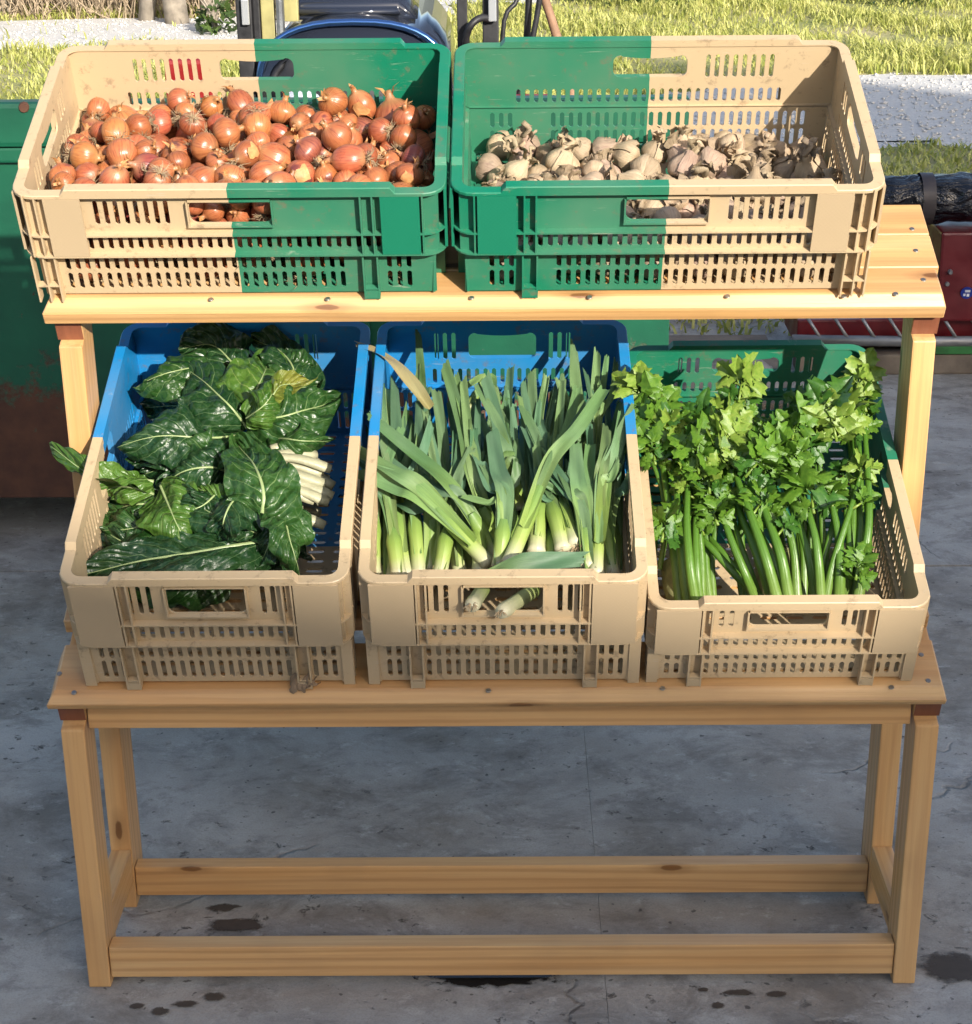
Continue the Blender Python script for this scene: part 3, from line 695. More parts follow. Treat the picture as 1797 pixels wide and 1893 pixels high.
# ------------------------------------------------------------------ red machine with a roll of black film
M_RED = m_plain('dark_red_paint', (.12, .006, .010), .4, 0, .25, 9, .12); M_GREYM = m_plain('galvanised', (.30, .30, .30), .45, .6, .25, 14)
M_GSTRIP = m_plain('green_plank_paint', (.03, .16, .04), .6, 0, .4, 16); M_OLDWOOD = m_plain('old_wood', (.16, .13, .10), .85, 0, .4, 10, .4)
M_BLACKP = (lambda t: t.set(t.mix(t.noise(t.coord(), 8, 4), (.004, .004, .006), (.012, .012, .018)), .12, t.bump(t.noise(t.coord((.9, 1.6, 1.6)), 8, 4, .55, 2.0), 1.0, .03), spec=.6))(NT('black_film'))
M_TAPE = m_plain('brown_tape', (.055, .045, .045), .45)
ym = 2.98; PY = Vector((0, ym, 0)); NY = Vector((0, 1, 0)); mx0 = on_plane(1478, 600, PY, NY).x; mx1 = 2.7
t = thing('red_machine', 'dark red farm implement with pale slanting rods under black film roll', 'machine', Matrix.Translation((0, 0, 0)))
bm = bmesh.new(); ztp = on_plane(1745, 430, Vector((0, ym + .03, 0)), NY).z; rrl = (on_plane(1700, 322, Vector((0, ym + .14, 0)), NY).z - ztp) / 2; P = [(ym, .165), (ym + .03, ztp), (ym + .62, ztp), (ym + .62, .165)]
A = [bm.verts.new((mx0 + .42, y, z)) for y, z in P]; B = [bm.verts.new((mx1, y, z)) for y, z in P]; bm.faces.new(A); bm.faces.new(B[::-1])
for i in range(4): bm.faces.new((A[i], A[i - 1], B[i - 1], B[i]))
bevel(bm, .008); obj('body', bm, M_RED, t)
bm = bmesh.new(); bx(bm, mx0, mx1 - .01, ym + .035, ym + .30, .075, .163); bevel(bm, .006); obj('tray', bm, M_RED, t)
x = mx0 + .02
while x < mx1 - .1:
    bm = bmesh.new(); tube(bm, [(x, ym + .018, .185), (x + .045, ym - .012, .118)], .0055, 8); obj('rod', bm, M_GREYM, t, True); x += .083
bm = bmesh.new(); tube(bm, [(mx0 - .02, ym - .005, .112), (mx0 + .4, ym - .008, .104), (mx1, ym - .005, .108)], .017, 10); obj('frame_tube', bm, M_GREYM, t, True)
xg = on_plane(1722, 640, PY, NY).x
o = box_obj('green_plank', (xg, mx1, ym - .02, ym + .10, .066, .092), M_GSTRIP, t, .003)
box_obj('skid_beam', (mx0, mx1, ym - .015, ym + .09, .0005, .065), M_OLDWOOD, t, .006)
for u, v in ((1757, 503), (1751, 525)):
    p = on_plane(u, v, Vector((0, ym + .012, 0)), NY); bm = bmesh.new(); bmesh.ops.create_cone(bm, cap_ends=True, segments=10, radius1=.008, radius2=.006, depth=.012)
    o = obj('bolt', bm, M_GREYM, t); o.matrix_world = Matrix.Translation(p) @ Matrix.Rotation(pi / 2, 4, 'X')
p = on_plane(1786, 540, Vector((0, ym + .015, 0)), NY); bm = bmesh.new(); bmesh.ops.create_cone(bm, cap_ends=True, segments=24, radius1=.019, radius2=.019, depth=.002)
dk = obj('round_sticker', bm, m_plain('blue_sticker', (.01, .03, .25), .4), t); dk.matrix_world = Matrix.Translation(p + Vector((0, -.009, 0))) @ Matrix.Rotation(pi / 2 + .1, 4, 'X')
M_WHITE = m_plain('white_print', (.75, .75, .75), .5)
for (dx, dy, w_, h_) in ((.002, .006, .016, .007), (-.007, -.006, .007, .008), (.004, -.007, .008, .009)):
    box_obj('white_mark', (dx - w_ / 2, dx + w_ / 2, dy - h_ / 2, dy + h_ / 2, .0011, .0016), M_WHITE, dk, .0)
p0 = on_plane(1590, 372, Vector((0, ym + .14, 0)), NY); bm = bmesh.new(); n = 150; pts = []; rr = []
for i in range(n):
    x = p0.x + (mx1 - .05 - p0.x) * i / (n - 1); pts.append((x, ym + .14, ztp + .002 + rrl)); rr.append(rrl * (.95 + .02 * sin(i * .9) + .015 * random.random()))
tube(bm, pts, rr, 40, True)
from mathutils import noise as mnoise
for v in bm.verts: q = v.co * 1.0; n_ = mnoise.noise(Vector((q.x * 9, q.y * 14, q.z * 14))) * .012 + mnoise.noise(q * 30) * .004; v.co += (q - Vector((q.x, ym + .14, ztp + .002 + rrl))).normalized() * n_
roll = tag(obj('film_roll', bm, M_BLACKP, None, True), 'roll of shiny black plastic film lying on the red machine', 'film roll')
xt = on_plane(1722, 380, Vector((0, ym + .04, 0)), NY).x; bm = bmesh.new(); tube(bm, [(xt - .02, ym + .14, ztp + .002 + rrl), (xt + .02, ym + .14, ztp + .002 + rrl)], rrl * 1.02, 28, False); obj('tape_band', bm, M_TAPE, roll, True)
# weathered board lying between skip and machine
a = on_plane(1275, 640, Vector(), ZW); b = on_plane(1500, 640, Vector(), ZW)
bm = bmesh.new(); bx(bm, xb1 + .06, mx0 - .06, 2.55, 3.25, .0006, .05); bevel(bm, .008); tag(obj('weathered_board', bm, M_OLDWOOD), 'weathered grey brown board lying on the concrete beside the steel skip', 'board')
bm = bmesh.new(); n = 14
for j in range(n + 1):
    for i in range(n + 1):
        a_, b_ = 2 * i / n - 1, 2 * j / n - 1; bm.verts.new((a_ * .15, b_ * .12, .055 * max(0, (1 - a_ ** 4) * (1 - b_ ** 4)) + .012 * sin(a_ * 7 + b_ * 5) * (1 - a_ * a_) * (1 - b_ * b_)))
bm.verts.ensure_lookup_table()
for j in range(n):
    for i in range(n): k = j * (n + 1) + i; bm.faces.new((bm.verts[k], bm.verts[k + 1], bm.verts[k + n + 2], bm.verts[k + n + 1]))
o = tag(obj('folded_sack', bm, m_plain('sackcloth', (.24, .22, .20), .9, 0, .3, 20, .4), None, True), 'grey folded sack on the weathered board', 'sack'); o.location = (mx0 - .24, 2.78, .051)

# ------------------------------------------------------------------ small tractor behind the skip
M_HOOD = (lambda t: t.set((.018, .022, .035), .12, t.bump(t.noise(t.coord(), 14, 3), .03, .01), Coat_Weight=.6))(NT('black_hood'))
M_TRIM = (lambda t: t.set((.10, .22, .50), .16, metallic=.9))(NT('blue_trim')); M_BLK = m_plain('black_steel', (.022, .022, .025), .5, .2, .3, 14)
M_TYRE = m_plain('rubber', (.025, .025, .025), .85, 0, .2, 30, .4); M_TRED = m_plain('tractor_red', (.22, .012, .012), .35, 0, .15, 8, .05); M_KHAKI = m_plain('khaki_panel', (.30, .27, .11), .5)
M_ENG = m_plain('engine_grey', (.13, .14, .15), .5, .4, .4, 24, .4); M_CHROME = (lambda t: t.set((.6, .6, .6), .15, metallic=1))(NT('chrome')); M_LENS = (lambda t: t.set((.7, .72, .75), .08, metallic=.6))(NT('lamp_lens'))
yt = 3.45; PT = Vector((0, yt, 0))
hx0, hx1 = on_plane(470, 70, PT, NY).x, on_plane(835, 70, PT, NY).x; hz = on_plane(640, 33, PT, NY).z; hc = (hx0 + hx1) / 2; hw_ = (hx1 - hx0) / 2
t = thing('tractor', 'compact black nosed tractor with loader masts parked behind the skip', 'tractor', Matrix.Translation((0, 0, 0)))
def arch(w, z0, z1, n=20, pw=2.6):
    out = [(-w, z0)]
    for k in range(n + 1):
        a_ = pi - pi * k / n; c_, s_ = cos(a_), sin(a_); out.append((w * abs(c_) ** (2 / pw) * (1 if c_ > 0 else -1), z0 + .15 + (z1 - z0 - .15) * abs(s_) ** (2 / pw)))
    return out + [(w, z0)]
def extrude_arch(name, prof, y0, y1, mat, par, s1=1.0):
    bm = bmesh.new(); A = [bm.verts.new((hc + x, y0, z)) for x, z in prof]; B = [bm.verts.new((hc + x * s1, y1, z + .02)) for x, z in prof]
    bm.faces.new(A); bm.faces.new(B[::-1])
    for i in range(len(prof)): bm.faces.new((A[i], A[i - 1], B[i - 1], B[i]))
    bmesh.ops.bevel(bm, geom=[e for e in bm.edges if abs(e.verts[0].co.y - e.verts[1].co.y) < 1e-4], offset=.02, segments=3, affect='EDGES')
    return obj(name, bm, mat, par, True)
hood = extrude_arch('hood', arch(hw_, .62, hz), yt, yt + .95, M_HOOD, t, .95)
bm = bmesh.new(); pr = [(x, z) for x, z in arch(hw_ * .97, .66, hz - .012)][1:-1]
tube(bm, [(hc + x, yt - .012, z) for x, z in pr], .011, 8, True, 1, NY); obj('front_trim', bm, M_TRIM, hood, True)
extrude_arch('grille', [(x, z) for x, z in arch(hw_ * .88, .64, hz - .10)], yt - .018, yt - .002, M_BLK, hood)
extrude_arch('hood_scoop', [(-.26, hz - .02), (-.2, hz + .035), (.14, hz + .035), (.2, hz - .02)], yt + .10, yt + .8, M_HOOD, hood, .9)
for s in (-1, 1):
    bm = bmesh.new(); bmesh.ops.create_uvsphere(bm, u_segments=16, v_segments=10, radius=.055)
    o = obj('headlight', bm, M_LENS, t, True); o.matrix_world = Matrix.Translation((hc + s * .17, yt - .012, hz - .26)) @ Matrix.Diagonal((1.3, .4, .8, 1))
bm = bmesh.new(); bx(bm, hc - .2, hc + .2, yt + .05, yt + 1.0, .36, .615); bx(bm, hc - .15, hc + .25, yt + .2, yt + .4, .30, .355); bevel(bm, .015); obj('engine', bm, M_ENG, t)
bm = bmesh.new(); bx(bm, hc - .22, hc + .22, yt + 1.0, yt + 1.9, .34, .8); bevel(bm, .03); obj('transmission', bm, M_ENG, t)
bm = bmesh.new(); tube(bm, [(hc - .55, yt + .3, .3), (hc + .55, yt + .3, .3)], .045, 10); obj('front_axle', bm, M_BLK, t, True)
def wheel(x, y, r, w):
    bm = bmesh.new(); n = 36; prof = [(-w / 2, r * .62), (-w / 2, r * .92), (-w * .35, r), (w * .35, r), (w / 2, r * .92), (w / 2, r * .62)]; rings = []
    for k in range(n):
        a_ = 2 * pi * k / n; lug = 1.03 if k % 3 == 0 else 1; rings.append([bm.verts.new((q, (rad * (lug if rad > r * .95 else 1)) * cos(a_), (rad * (lug if rad > r * .95 else 1)) * sin(a_))) for q, rad in prof])
    for k in range(n):
        for i in range(6): bm.faces.new((rings[k][i], rings[k][(i + 1) % 6], rings[(k + 1) % n][(i + 1) % 6], rings[(k + 1) % n][i]))
    o = obj('wheel', bm, M_TYRE, t, False); o.location = (x, y, r * 1.03 - .029)
    bm = bmesh.new(); bmesh.ops.create_cone(bm, cap_ends=True, segments=24, radius1=r * .63, radius2=r * .55, depth=w * .5); q = obj('wheel_rim', bm, M_TRED, o); q.rotation_euler = (0, pi / 2, 0)
for s in (-1, 1): wheel(hc + s * .50, yt + .3, .32, .18); wheel(hc + s * .42, yt + 1.55, .36, .22)
for s in (-1, 1):
    bm = bmesh.new(); A = []
    for k in range(9):
        a_ = radians(20 + 140 * k / 8); A.append([(hc + s * .50 + q, yt + .3 + .42 * cos(a_), .32 + .42 * sin(a_)) for q in (-.13, .13)])
    for k in range(8): bm.faces.new([bm.verts.new(c) for c in (A[k][0], A[k][1], A[k + 1][1], A[k + 1][0])])
    o = obj('fender', bm, M_TRED, t); o.modifiers.new('s', 'SOLIDIFY').thickness = .01
# red side lamps panel left of the hood, seen through the crate slots
a = on_plane(292, 132, PT, NY); b = on_plane(385, 118, PT, NY); box_obj('red_bonnet_panel', (a.x, b.x, yt + .1, yt + .16, .55, b.z), M_TRED, t, .015)
def vpx(u0, u1, yy, z0, z1, name, mat, dep=.05, par=None, bev=.004):
    a = on_plane(u0, 40, Vector((0, yy, 0)), NY).x; b = on_plane(u1, 40, Vector((0, yy, 0)), NY).x; return box_obj(name, (a, b, yy, yy + dep, z0, z1), mat, par or t, bev)
ymast = yt + .02
mast = vpx(437, 466, ymast, .3, 1.75, 'loader_mast', M_BLK, .09)
vpx(468, 481, ymast + .02, .5, 1.7, 'mast_plate', M_BLK, .05, mast); vpx(483, 508, ymast + .03, .5, 1.7, 'mast_panel', M_KHAKI, .03, mast); vpx(510, 524, ymast + .01, .6, 1.7, 'mast_cylinder', M_ENG, .05, mast, .012); vpx(525, 552, ymast + .06, hz - .02, 1.7, 'mast_cover', M_KHAKI, .03, mast)
vpx(447, 461, ymast - .02, hz - .02, hz + .06, 'mast_lamp', M_LENS, .018, mast)
bm = bmesh.new(); xx = on_plane(573, 20, Vector((0, yt + .5, 0)), NY).x; tube(bm, [(xx, yt + .5, .9), (xx + .004, yt + .5, 1.7)], .007, 8); obj('lever', bm, M_BLK, t, True)
m2 = vpx(845, 864, ymast + .05, .3, 1.75, 'loader_mast', M_BLK, .06)
vpx(892, 922, ymast + .05, .4, 1.7, 'mast_plate', M_BLK, .06, m2); vpx(903, 918, ymast + .02, hz - .02, hz + .09, 'mast_lamp', M_LENS, .025, m2)
bm = bmesh.new(); c = on_plane(892, 78, Vector((0, ymast + .02, 0)), NY); R_ = .075
tube(bm, [(c.x + R_ * cos(a_) * .7, ymast + .02 + .02 * sin(a_ * 2), c.z + R_ * sin(a_)) for a_ in [pi * (.35 + .9 * k / 16) for k in range(17)]], .012, 8); obj('hose', bm, M_BLK, m2, True)
bm = bmesh.new(); c = on_plane(925, 60, Vector((0, ymast + .12, 0)), NY); tube(bm, bez([(c.x, ymast + .12, .6), (c.x + .01, ymast + .12, c.z + .02), (c.x + .06, ymast + .14, c.z + .12), (c.x + .07, ymast + .14, c.z + .4)], 14), .008, 8); obj('hose', bm, M_BLK, m2, True)
def leaning(name, label, u0, v0, u1, v1, yy, r, mat, cat):
    a = on_plane(u0, v0, Vector((0, yy, 0)), NY); b = on_plane(u1, v1, Vector((0, yy, 0)), NY); d = (a - b); k = (a.z + .028) / d.z; f = a - d * k; tp = a + d * 1.6
    bm = bmesh.new(); pts = [f + (tp - f) * i / 10 + Vector((.004 * sin(i * 1.9), 0, 0)) * (i < 10) for i in range(11)]; tube(bm, pts, [r * (1 + .08 * sin(i * 2.1)) for i in range(11)], 10); return tag(obj(name, bm, mat, None, True), label, cat)
leaning('wooden_pole', 'brown wooden pole leaning behind the garlic crate', 1008, 0, 1028, 68, 3.9, .016, m_plain('pole_wood', (.26, .15, .09), .7, 0, .3, 18), 'pole')
leaning('metal_bar', 'straight dark steel bar standing beside the leaning wooden pole', 978, 0, 973, 68, 3.85, .012, M_BLK, 'bar')
leaning('metal_bar', 'dark steel bar bent away from the straight bar beside it', 998, 0, 984, 68, 3.8, .010, M_BLK, 'bar')

# ------------------------------------------------------------------ onions
def m_onion(name, a, b, c):
    t = NT(name); v = t.coord(rnd=True); tc = t.n('TexCoord'); sx = t.n('SeparateXYZ'); t.l(tc.outputs['Object'], sx.inputs[0])
    ang = t.math('ARCTAN2', sx.outputs[1], sx.outputs[0]); cm = t.n('CombineXYZ'); t.l(t.math('MULTIPLY', ang, 3.4), cm.inputs[0]); t.l(t.math('MULTIPLY', sx.outputs[2], 9.0), cm.inputs[1])
    oi = t.n('ObjectInfo'); t.l(t.math('MULTIPLY', oi.outputs['Random'], 50), cm.inputs[2])
    line = t.noise(cm.outputs[0], 3.2, 3, .6); blot = t.noise(v, 26, 5, .6)
    col = t.mix(t.ramp(blot, [(.35, 0), (.7, 1)]), a, b)
    col = t.mix(t.math('MULTIPLY', t.ramp(line, [(.50, 0), (.62, 1)]), .7), col, c)
    pole = t.ramp(t.math('ABSOLUTE', sx.outputs[2]), [(.022, 0), (.033, 1)])
    col = t.mix(t.math('MULTIPLY', pole, .55), col, (.40, .24, .11))
    spot = t.noise(v, 11, 3); col = t.mix(t.math('MULTIPLY', t.ramp(spot, [(.66, 0), (.70, 1)]), .8), col, (.10, .025, .03))
    col = t.vary(col, .78, 1.18)
    return t.set(col, t.ramp(blot, [(.3, .24), (.7, .40)]), t.bump(line, .2, .003), spec=.5, Coat_Weight=.08, Coat_Roughness=.2)
ON = [('coppery brown onion in the heap of the top shelf crate', m_onion('onion_copper', (.35, .105, .04), (.43, .155, .062), (.20, .045, .02))),
      ('golden tan onion in the heap of the top shelf crate', m_onion('onion_gold', (.38, .125, .042), (.45, .175, .062), (.23, .06, .024))),
      ('dark purplish brown onion in the heap of the top shelf crate', m_onion('onion_dark', (.24, .06, .04), (.32, .095, .055), (.12, .022, .025))),
      ('reddish pink brown onion in the heap of the top shelf crate', m_onion('onion_red', (.33, .09, .04), (.40, .13, .055), (.19, .038, .022)))]
M_PAPER = m_plain('onion_paper', (.50, .24, .09), .5, 0, .4, 40, .3); M_ROOT = m_plain('dry_root', (.34, .25, .15), .9, 0, .3, 40)
def lathe(prof, n, fn=None):
    V = []; Fc = []
    for i, (r, z) in enumerate(prof):
        for k in range(n):
            a_ = 2 * pi * k / n; q = r * (fn(a_, i / (len(prof) - 1)) if fn else 1); V.append((q * cos(a_), q * sin(a_), z))
    for i in range(len(prof) - 1):
        for k in range(n): Fc.append((i * n + k, i * n + (k + 1) % n, (i + 1) * n + (k + 1) % n, (i + 1) * n + k))
    Fc.append(tuple(range(n))[::-1]); Fc.append(tuple(range((len(prof) - 1) * n, len(prof) * n))); return V, Fc
def mesh_of(name, VF, mat, smooth=True):
    me = bpy.data.meshes.new(name)
    if isinstance(VF, bmesh.types.BMesh): VF.to_mesh(me); VF.free()
    else: me.from_pydata(VF[0], [], VF[1]); me.update()
    me.materials.append(mat)
    if smooth: me.polygons.foreach_set('use_smooth', [True] * len(me.polygons))
    return me
ONM = []; rn = random.Random(5)
for var in range(5):
    e = (.80, .92, 1.0, 1.10, .86)[var]; R0 = .031; nk = rn.uniform(.85, 1.25); prof = [(.004, -R0 * e * .97)]
    for i in range(1, 12):
        th = -pi / 2 + pi * i / 12; prof.append((R0 * cos(th) ** (.82 if th < 0 else 1.12 * nk), R0 * e * sin(th) * (1 if th < 0 else 1.06)))
    prof += [(.0066, R0 * e * 1.13), (.0048, R0 * e * 1.30), (.0036, R0 * e * 1.48)]
    ph = [rn.uniform(0, 6.28) for _ in range(4)]
    fn = lambda a_, s, ph=ph: 1 + .05 * sin(2 * a_ + ph[0]) * sin(pi * s) + .028 * sin(3 * a_ + ph[1] + 2 * s) + .008 * sin(9 * a_ + ph[2])
    V, Fc = lathe(prof, 26, fn); bm = bmesh.new()
    for k in range(4):          # papery neck strands
        a_ = rn.uniform(0, 6.28); d = Vector((cos(a_), sin(a_), 0)); L = rn.uniform(.008, .020); z0 = R0 * e * 1.2
        c0 = d * .004 + Vector((0, 0, z0)); c1 = c0 + d * L * .3 + Vector((0, 0, L * .6)); c2 = c1 + d * L * .6 + Vector((0, 0, L * .25)); s = Vector((-d.y, d.x, 0))
        w_ = rn.uniform(.003, .006); r0 = [bm.verts.new(c0 + s * w_), bm.verts.new(c0 - s * w_)]; r1 = [bm.verts.new(c1 + s * w_ * .8), bm.verts.new(c1 - s * w_ * .6)]; r2 = bm.verts.new(c2)
        bm.faces.new((r0[0], r0[1], r1[1], r1[0])); bm.faces.new((r1[0], r1[1], r2))
    neck = mesh_of('neck_paper', bm, M_PAPER); bm = bmesh.new()
    for k in range(46):
        a_ = rn.uniform(0, 6.28); d = Vector((cos(a_), sin(a_), 0)); L = rn.uniform(.010, .030); z0 = -R0 * e * .99; p0 = d * rn.uniform(0, .005) + Vector((0, 0, z0 + .001))
        tube(bm, [p0, p0 + d * L * .4 + Vector((0, 0, -L * .5)), p0 + d * L * .9 + Vector((rn.gauss(0, .004), rn.gauss(0, .004), -L * rn.uniform(.1, .7)))], [.0008, .0007, .0004], 3, False)
    roots = mesh_of('root_tuft', bm, M_ROOT)
    fl = bmesh.new()            # loose skin flake lifting off the bulb
    a0 = rn.uniform(0, 6.28); rows = []
    for i in range(5):
        th = -.3 + .9 * i / 4; rw = []
        for k in range(5):
            a_ = a0 + (1.15 - .12 * i) * k / 4 + rn.uniform(-.1, .1); r_ = R0 * (1.05 + .22 * (i / 4) ** 2 * (k / 4) + rn.uniform(0, .02)); rw.append(fl.verts.new((r_ * cos(th) * cos(a_), r_ * cos(th) * sin(a_), r_ * e * sin(th))))
        rows.append(rw)
    for i in range(4):
        for k in range(4): fl.faces.new((rows[i][k], rows[i][k + 1], rows[i + 1][k + 1], rows[i + 1][k]))
    flake = mesh_of('skin_flake', fl, M_PAPER)
    ONM.append(([mesh_of('onion', (V, Fc), m) for _, m in ON], neck, roots, flake))
def drop(n, rmin, rmax, hx_, hy_, seed, squeeze=.94, prof=None, z0=.006, tries=60, P=None):
    rn = random.Random(seed); P = P or []
    while len(P) < n:
        r = rn.uniform(rmin, rmax); best = None
        for _ in range(tries):
            x, y = rn.uniform(-hx_ + r, hx_ - r), rn.uniform(-hy_ + r, hy_ - r); z = z0 + r
            for (a, b, c, q) in P:
                d2 = (a - x) ** 2 + (b - y) ** 2; s = (q + r) * squeeze
                if d2 < s * s: z = max(z, c + sqrt(s * s - d2))
            sc = z - (prof(x, y) if prof else 0)
            if best is None or sc < best[0]: best = (sc, x, y, z)
        P.append((best[1], best[2], best[3], r))
    return P
rn = random.Random(77); MO = SM(*CR['onion'], EPS)
OP = drop(62, .027, .033, .272, .178, 4, .93); OP = drop(250, .0150, .0228, .272, .178, 5, .92, lambda x, y: -.022 * (y / .18) - .012 * max(0, (x - .15) / .1), P=OP)
for i, (x, y, z, r) in enumerate(OP):
    kind = rn.choices(range(4), (5, 3, 1.0, 2.4))[0]; bulbs, neck, roots, flake = ONM[rn.randrange(5)]
    o = tag(link('onion', bulbs[kind]), ON[kind][0], 'onion', ON[kind][0].split(' onion')[0] + ' onions in the crate')
    s = r / .031; e = Euler((rn.gauss(0, 1.0), rn.gauss(0, 1.0), rn.uniform(0, 6.28)))
    o.matrix_world = MO @ Matrix.Translation((x, y, z)) @ e.to_matrix().to_4x4() @ Matrix.Diagonal((s * rn.uniform(.94, 1.06), s * rn.uniform(.94, 1.06), s * rn.uniform(.92, 1.1), 1))
    link('neck_paper', neck, o); link('root_tuft', roots, o)
    if rn.random() < .22: link('skin_flake', flake, o)

# ------------------------------------------------------------------ garlic
def m_garlic(name, a, b, c):
    t = NT(name); v = t.coord(rnd=True); tc = t.n('TexCoord'); sx = t.n('SeparateXYZ'); t.l(tc.outputs['Object'], sx.inputs[0])
    ang = t.math('ARCTAN2', sx.outputs[1], sx.outputs[0]); cm = t.n('CombineXYZ'); t.l(t.math('MULTIPLY', ang, 4), cm.inputs[0]); t.l(t.math('MULTIPLY', sx.outputs[2], 12.0), cm.inputs[1])
    line = t.noise(cm.outputs[0], 3.5, 3, .6); f = t.noise(v, 30, 5, .65)
    col = t.mix(t.ramp(f, [(.3, 0), (.7, 1)]), a, b); col = t.mix(t.math('MULTIPLY', t.ramp(line, [(.5, 0), (.68, 1)]), .55), col, c)
    col = t.mix(t.math('MULTIPLY', t.ramp(t.noise(v, 60, 5), [(.6, 0), (.7, 1)]), .5), col, (.16, .11, .08))
    col = t.vary(col, .75, 1.2)
    return t.set(col, .6, t.bump(t.math('ADD', line, t.math('MULTIPLY', f, .5)), .4, .004), spec=.35)
GA = [('pale beige garlic bulb with dried stalk in the top shelf crate', m_garlic('garlic_beige', (.36, .265, .165), (.46, .36, .245), (.22, .14, .085))),
      ('purple streaked garlic bulb with dried stalk in the top shelf crate', m_garlic('garlic_purple', (.32, .225, .155), (.41, .305, .225), (.18, .09, .075)))]
M_GSTALK = m_garlic('garlic_stalk', (.29, .215, .135), (.41, .32, .21), (.17, .11, .07))
GAM = []; rn = random.Random(9)
for var in range(5):
    nl = rn.choice((6, 7, 8)); ph = rn.uniform(0, 6.28); R0 = .025
    prof = [(.005, -.017), (.014, -.0185), (.021, -.014), (.0248, -.005), (.0245, .003), (.021, .011), (.0155, .018), (.0105, .024), (.0078, .031), (.0065, .038)]
    fn = lambda a_, s, nl=nl, ph=ph: 1 + (.075 * abs(cos(nl * a_ / 2 + ph)) - .03 + .03 * sin(2 * a_ + ph)) * (1 if s < .8 else .3)
    V, Fc = lathe(prof, 32, fn); L = rn.uniform(.010, .030); bend = rn.uniform(-.35, .35)
    bm = bmesh.new(); tube(bm, bez([(0, 0, .033), (.004, 0, .033 + L * .4), (.02 * bend, .01, .033 + L * .8), (.045 * bend, .022 * bend, .033 + L)], 9), [.0066, .0062, .0058, .0056, .0052, .0050, .0052, .0056, .0060, .0064], 7, True, .45)
    stalk = bm
    for k in range(5):
        a_ = rn.uniform(0, 6.28); d = Vector((cos(a_), sin(a_), 0)); s = Vector((-d.y, d.x, 0)); ll = rn.uniform(.012, .030); prev = None
        for i in range(6):
            q = i / 5; c = d * (.006 + ll * .75 * q) + Vector((0, 0, .034 + ll * .55 * sin(q * 2.2) - .0)) + s * .006 * sin(q * 7 + k); w_ = .0095 * (1 - q) ** .5 + .0015 * (1 + sin(q * 19 + k))
            cur = [stalk.verts.new(c + s * w_), stalk.verts.new(c - Vector((0, 0, w_ * .7))), stalk.verts.new(c - s * w_)]
            if prev:
                stalk.faces.new((prev[0], prev[1], cur[1], cur[0])); stalk.faces.new((prev[1], prev[2], cur[2], cur[1]))
            prev = cur
    bm = bmesh.new()
    for k in range(16):
        a_ = rn.uniform(0, 6.28); d = Vector((cos(a_), sin(a_), 0)); l_ = rn.uniform(.006, .014); p0 = d * rn.uniform(0, .006) + Vector((0, 0, -.017)); tube(bm, [p0, p0 + d * l_ * .5 + Vector((0, 0, -l_ * .6)), p0 + d * l_ + Vector((0, 0, -l_ * .5))], [.0006, .0005, .0003], 3, False)
    pw = bmesh.new(); a0 = rn.uniform(0, 6.28)      # torn wrapper skin
    rows = []
    for i in range(6):
        z = -.012 + .042 * i / 5; rr = [.0235, .026, .0255, .0215, .016, .013][i]; rows.append([pw.verts.new(((rr * 1.07 + .004 * (k == 4) + rn.uniform(0, .0025)) * cos(a0 + .32 * k), (rr * 1.07 + .004 * (k == 4) + rn.uniform(0, .0025)) * sin(a0 + .32 * k), z + rn.uniform(-.002, .002))) for k in range(6)])
    for i in range(5):
        for k in range(5): pw.faces.new((rows[i][k], rows[i][k + 1], rows[i + 1][k + 1], rows[i + 1][k]))
    w0 = mesh_of('wrapper_skin', pw, GA[0][1]); w1 = w0.copy(); w1.materials[0] = GA[1][1]; WR = [w0, w1]
    GAM.append(([mesh_of('garlic_bulb', (V, Fc), m) for _, m in GA], mesh_of('dry_stalk', stalk, M_GSTALK), mesh_of('root_tuft', bm, M_ROOT), WR))
MG = SM(*CR['garlic'], EPS)
for i, (x, y, z, r) in enumerate(drop(150, .0172, .0222, .268, .174, 12, .90, lambda x, y: -.016 * (y / .18))):
    kind = int(rn.random() < .35); bulbs, stalk, roots, wr = GAM[rn.randrange(5)]
    o = tag(link('garlic_bulb', bulbs[kind]), GA[kind][0], 'garlic', ('beige', 'purple streaked')[kind] + ' garlic bulbs in the crate')
    e = Euler((rn.uniform(.7, 1.9), rn.gauss(0, .3), rn.uniform(0, 6.28)))
    up = e.to_matrix() @ Vector((0, 0, 1)); q = Vector((x, y, z)) + up * .09            # keep the stalk inside the crate
    if abs(q.x) > .27 or abs(q.y) > .175: e = Euler((rn.gauss(0, .4), rn.gauss(0, .4), rn.uniform(0, 6.28)))
    if up.z < -.2: e = Euler((rn.gauss(0, .8), rn.gauss(0, .8), rn.uniform(0, 6.28)))
    o.matrix_world = MG @ Matrix.Translation((x, y, z)) @ e.to_matrix().to_4x4() @ Matrix.Scale(r / .0245, 4)
    link('dry_stalk', stalk, o); link('root_tuft', roots, o)
    if rn.random() < .7: link('wrapper_skin', wr[kind], o)
from mathutils import noise as mnoise
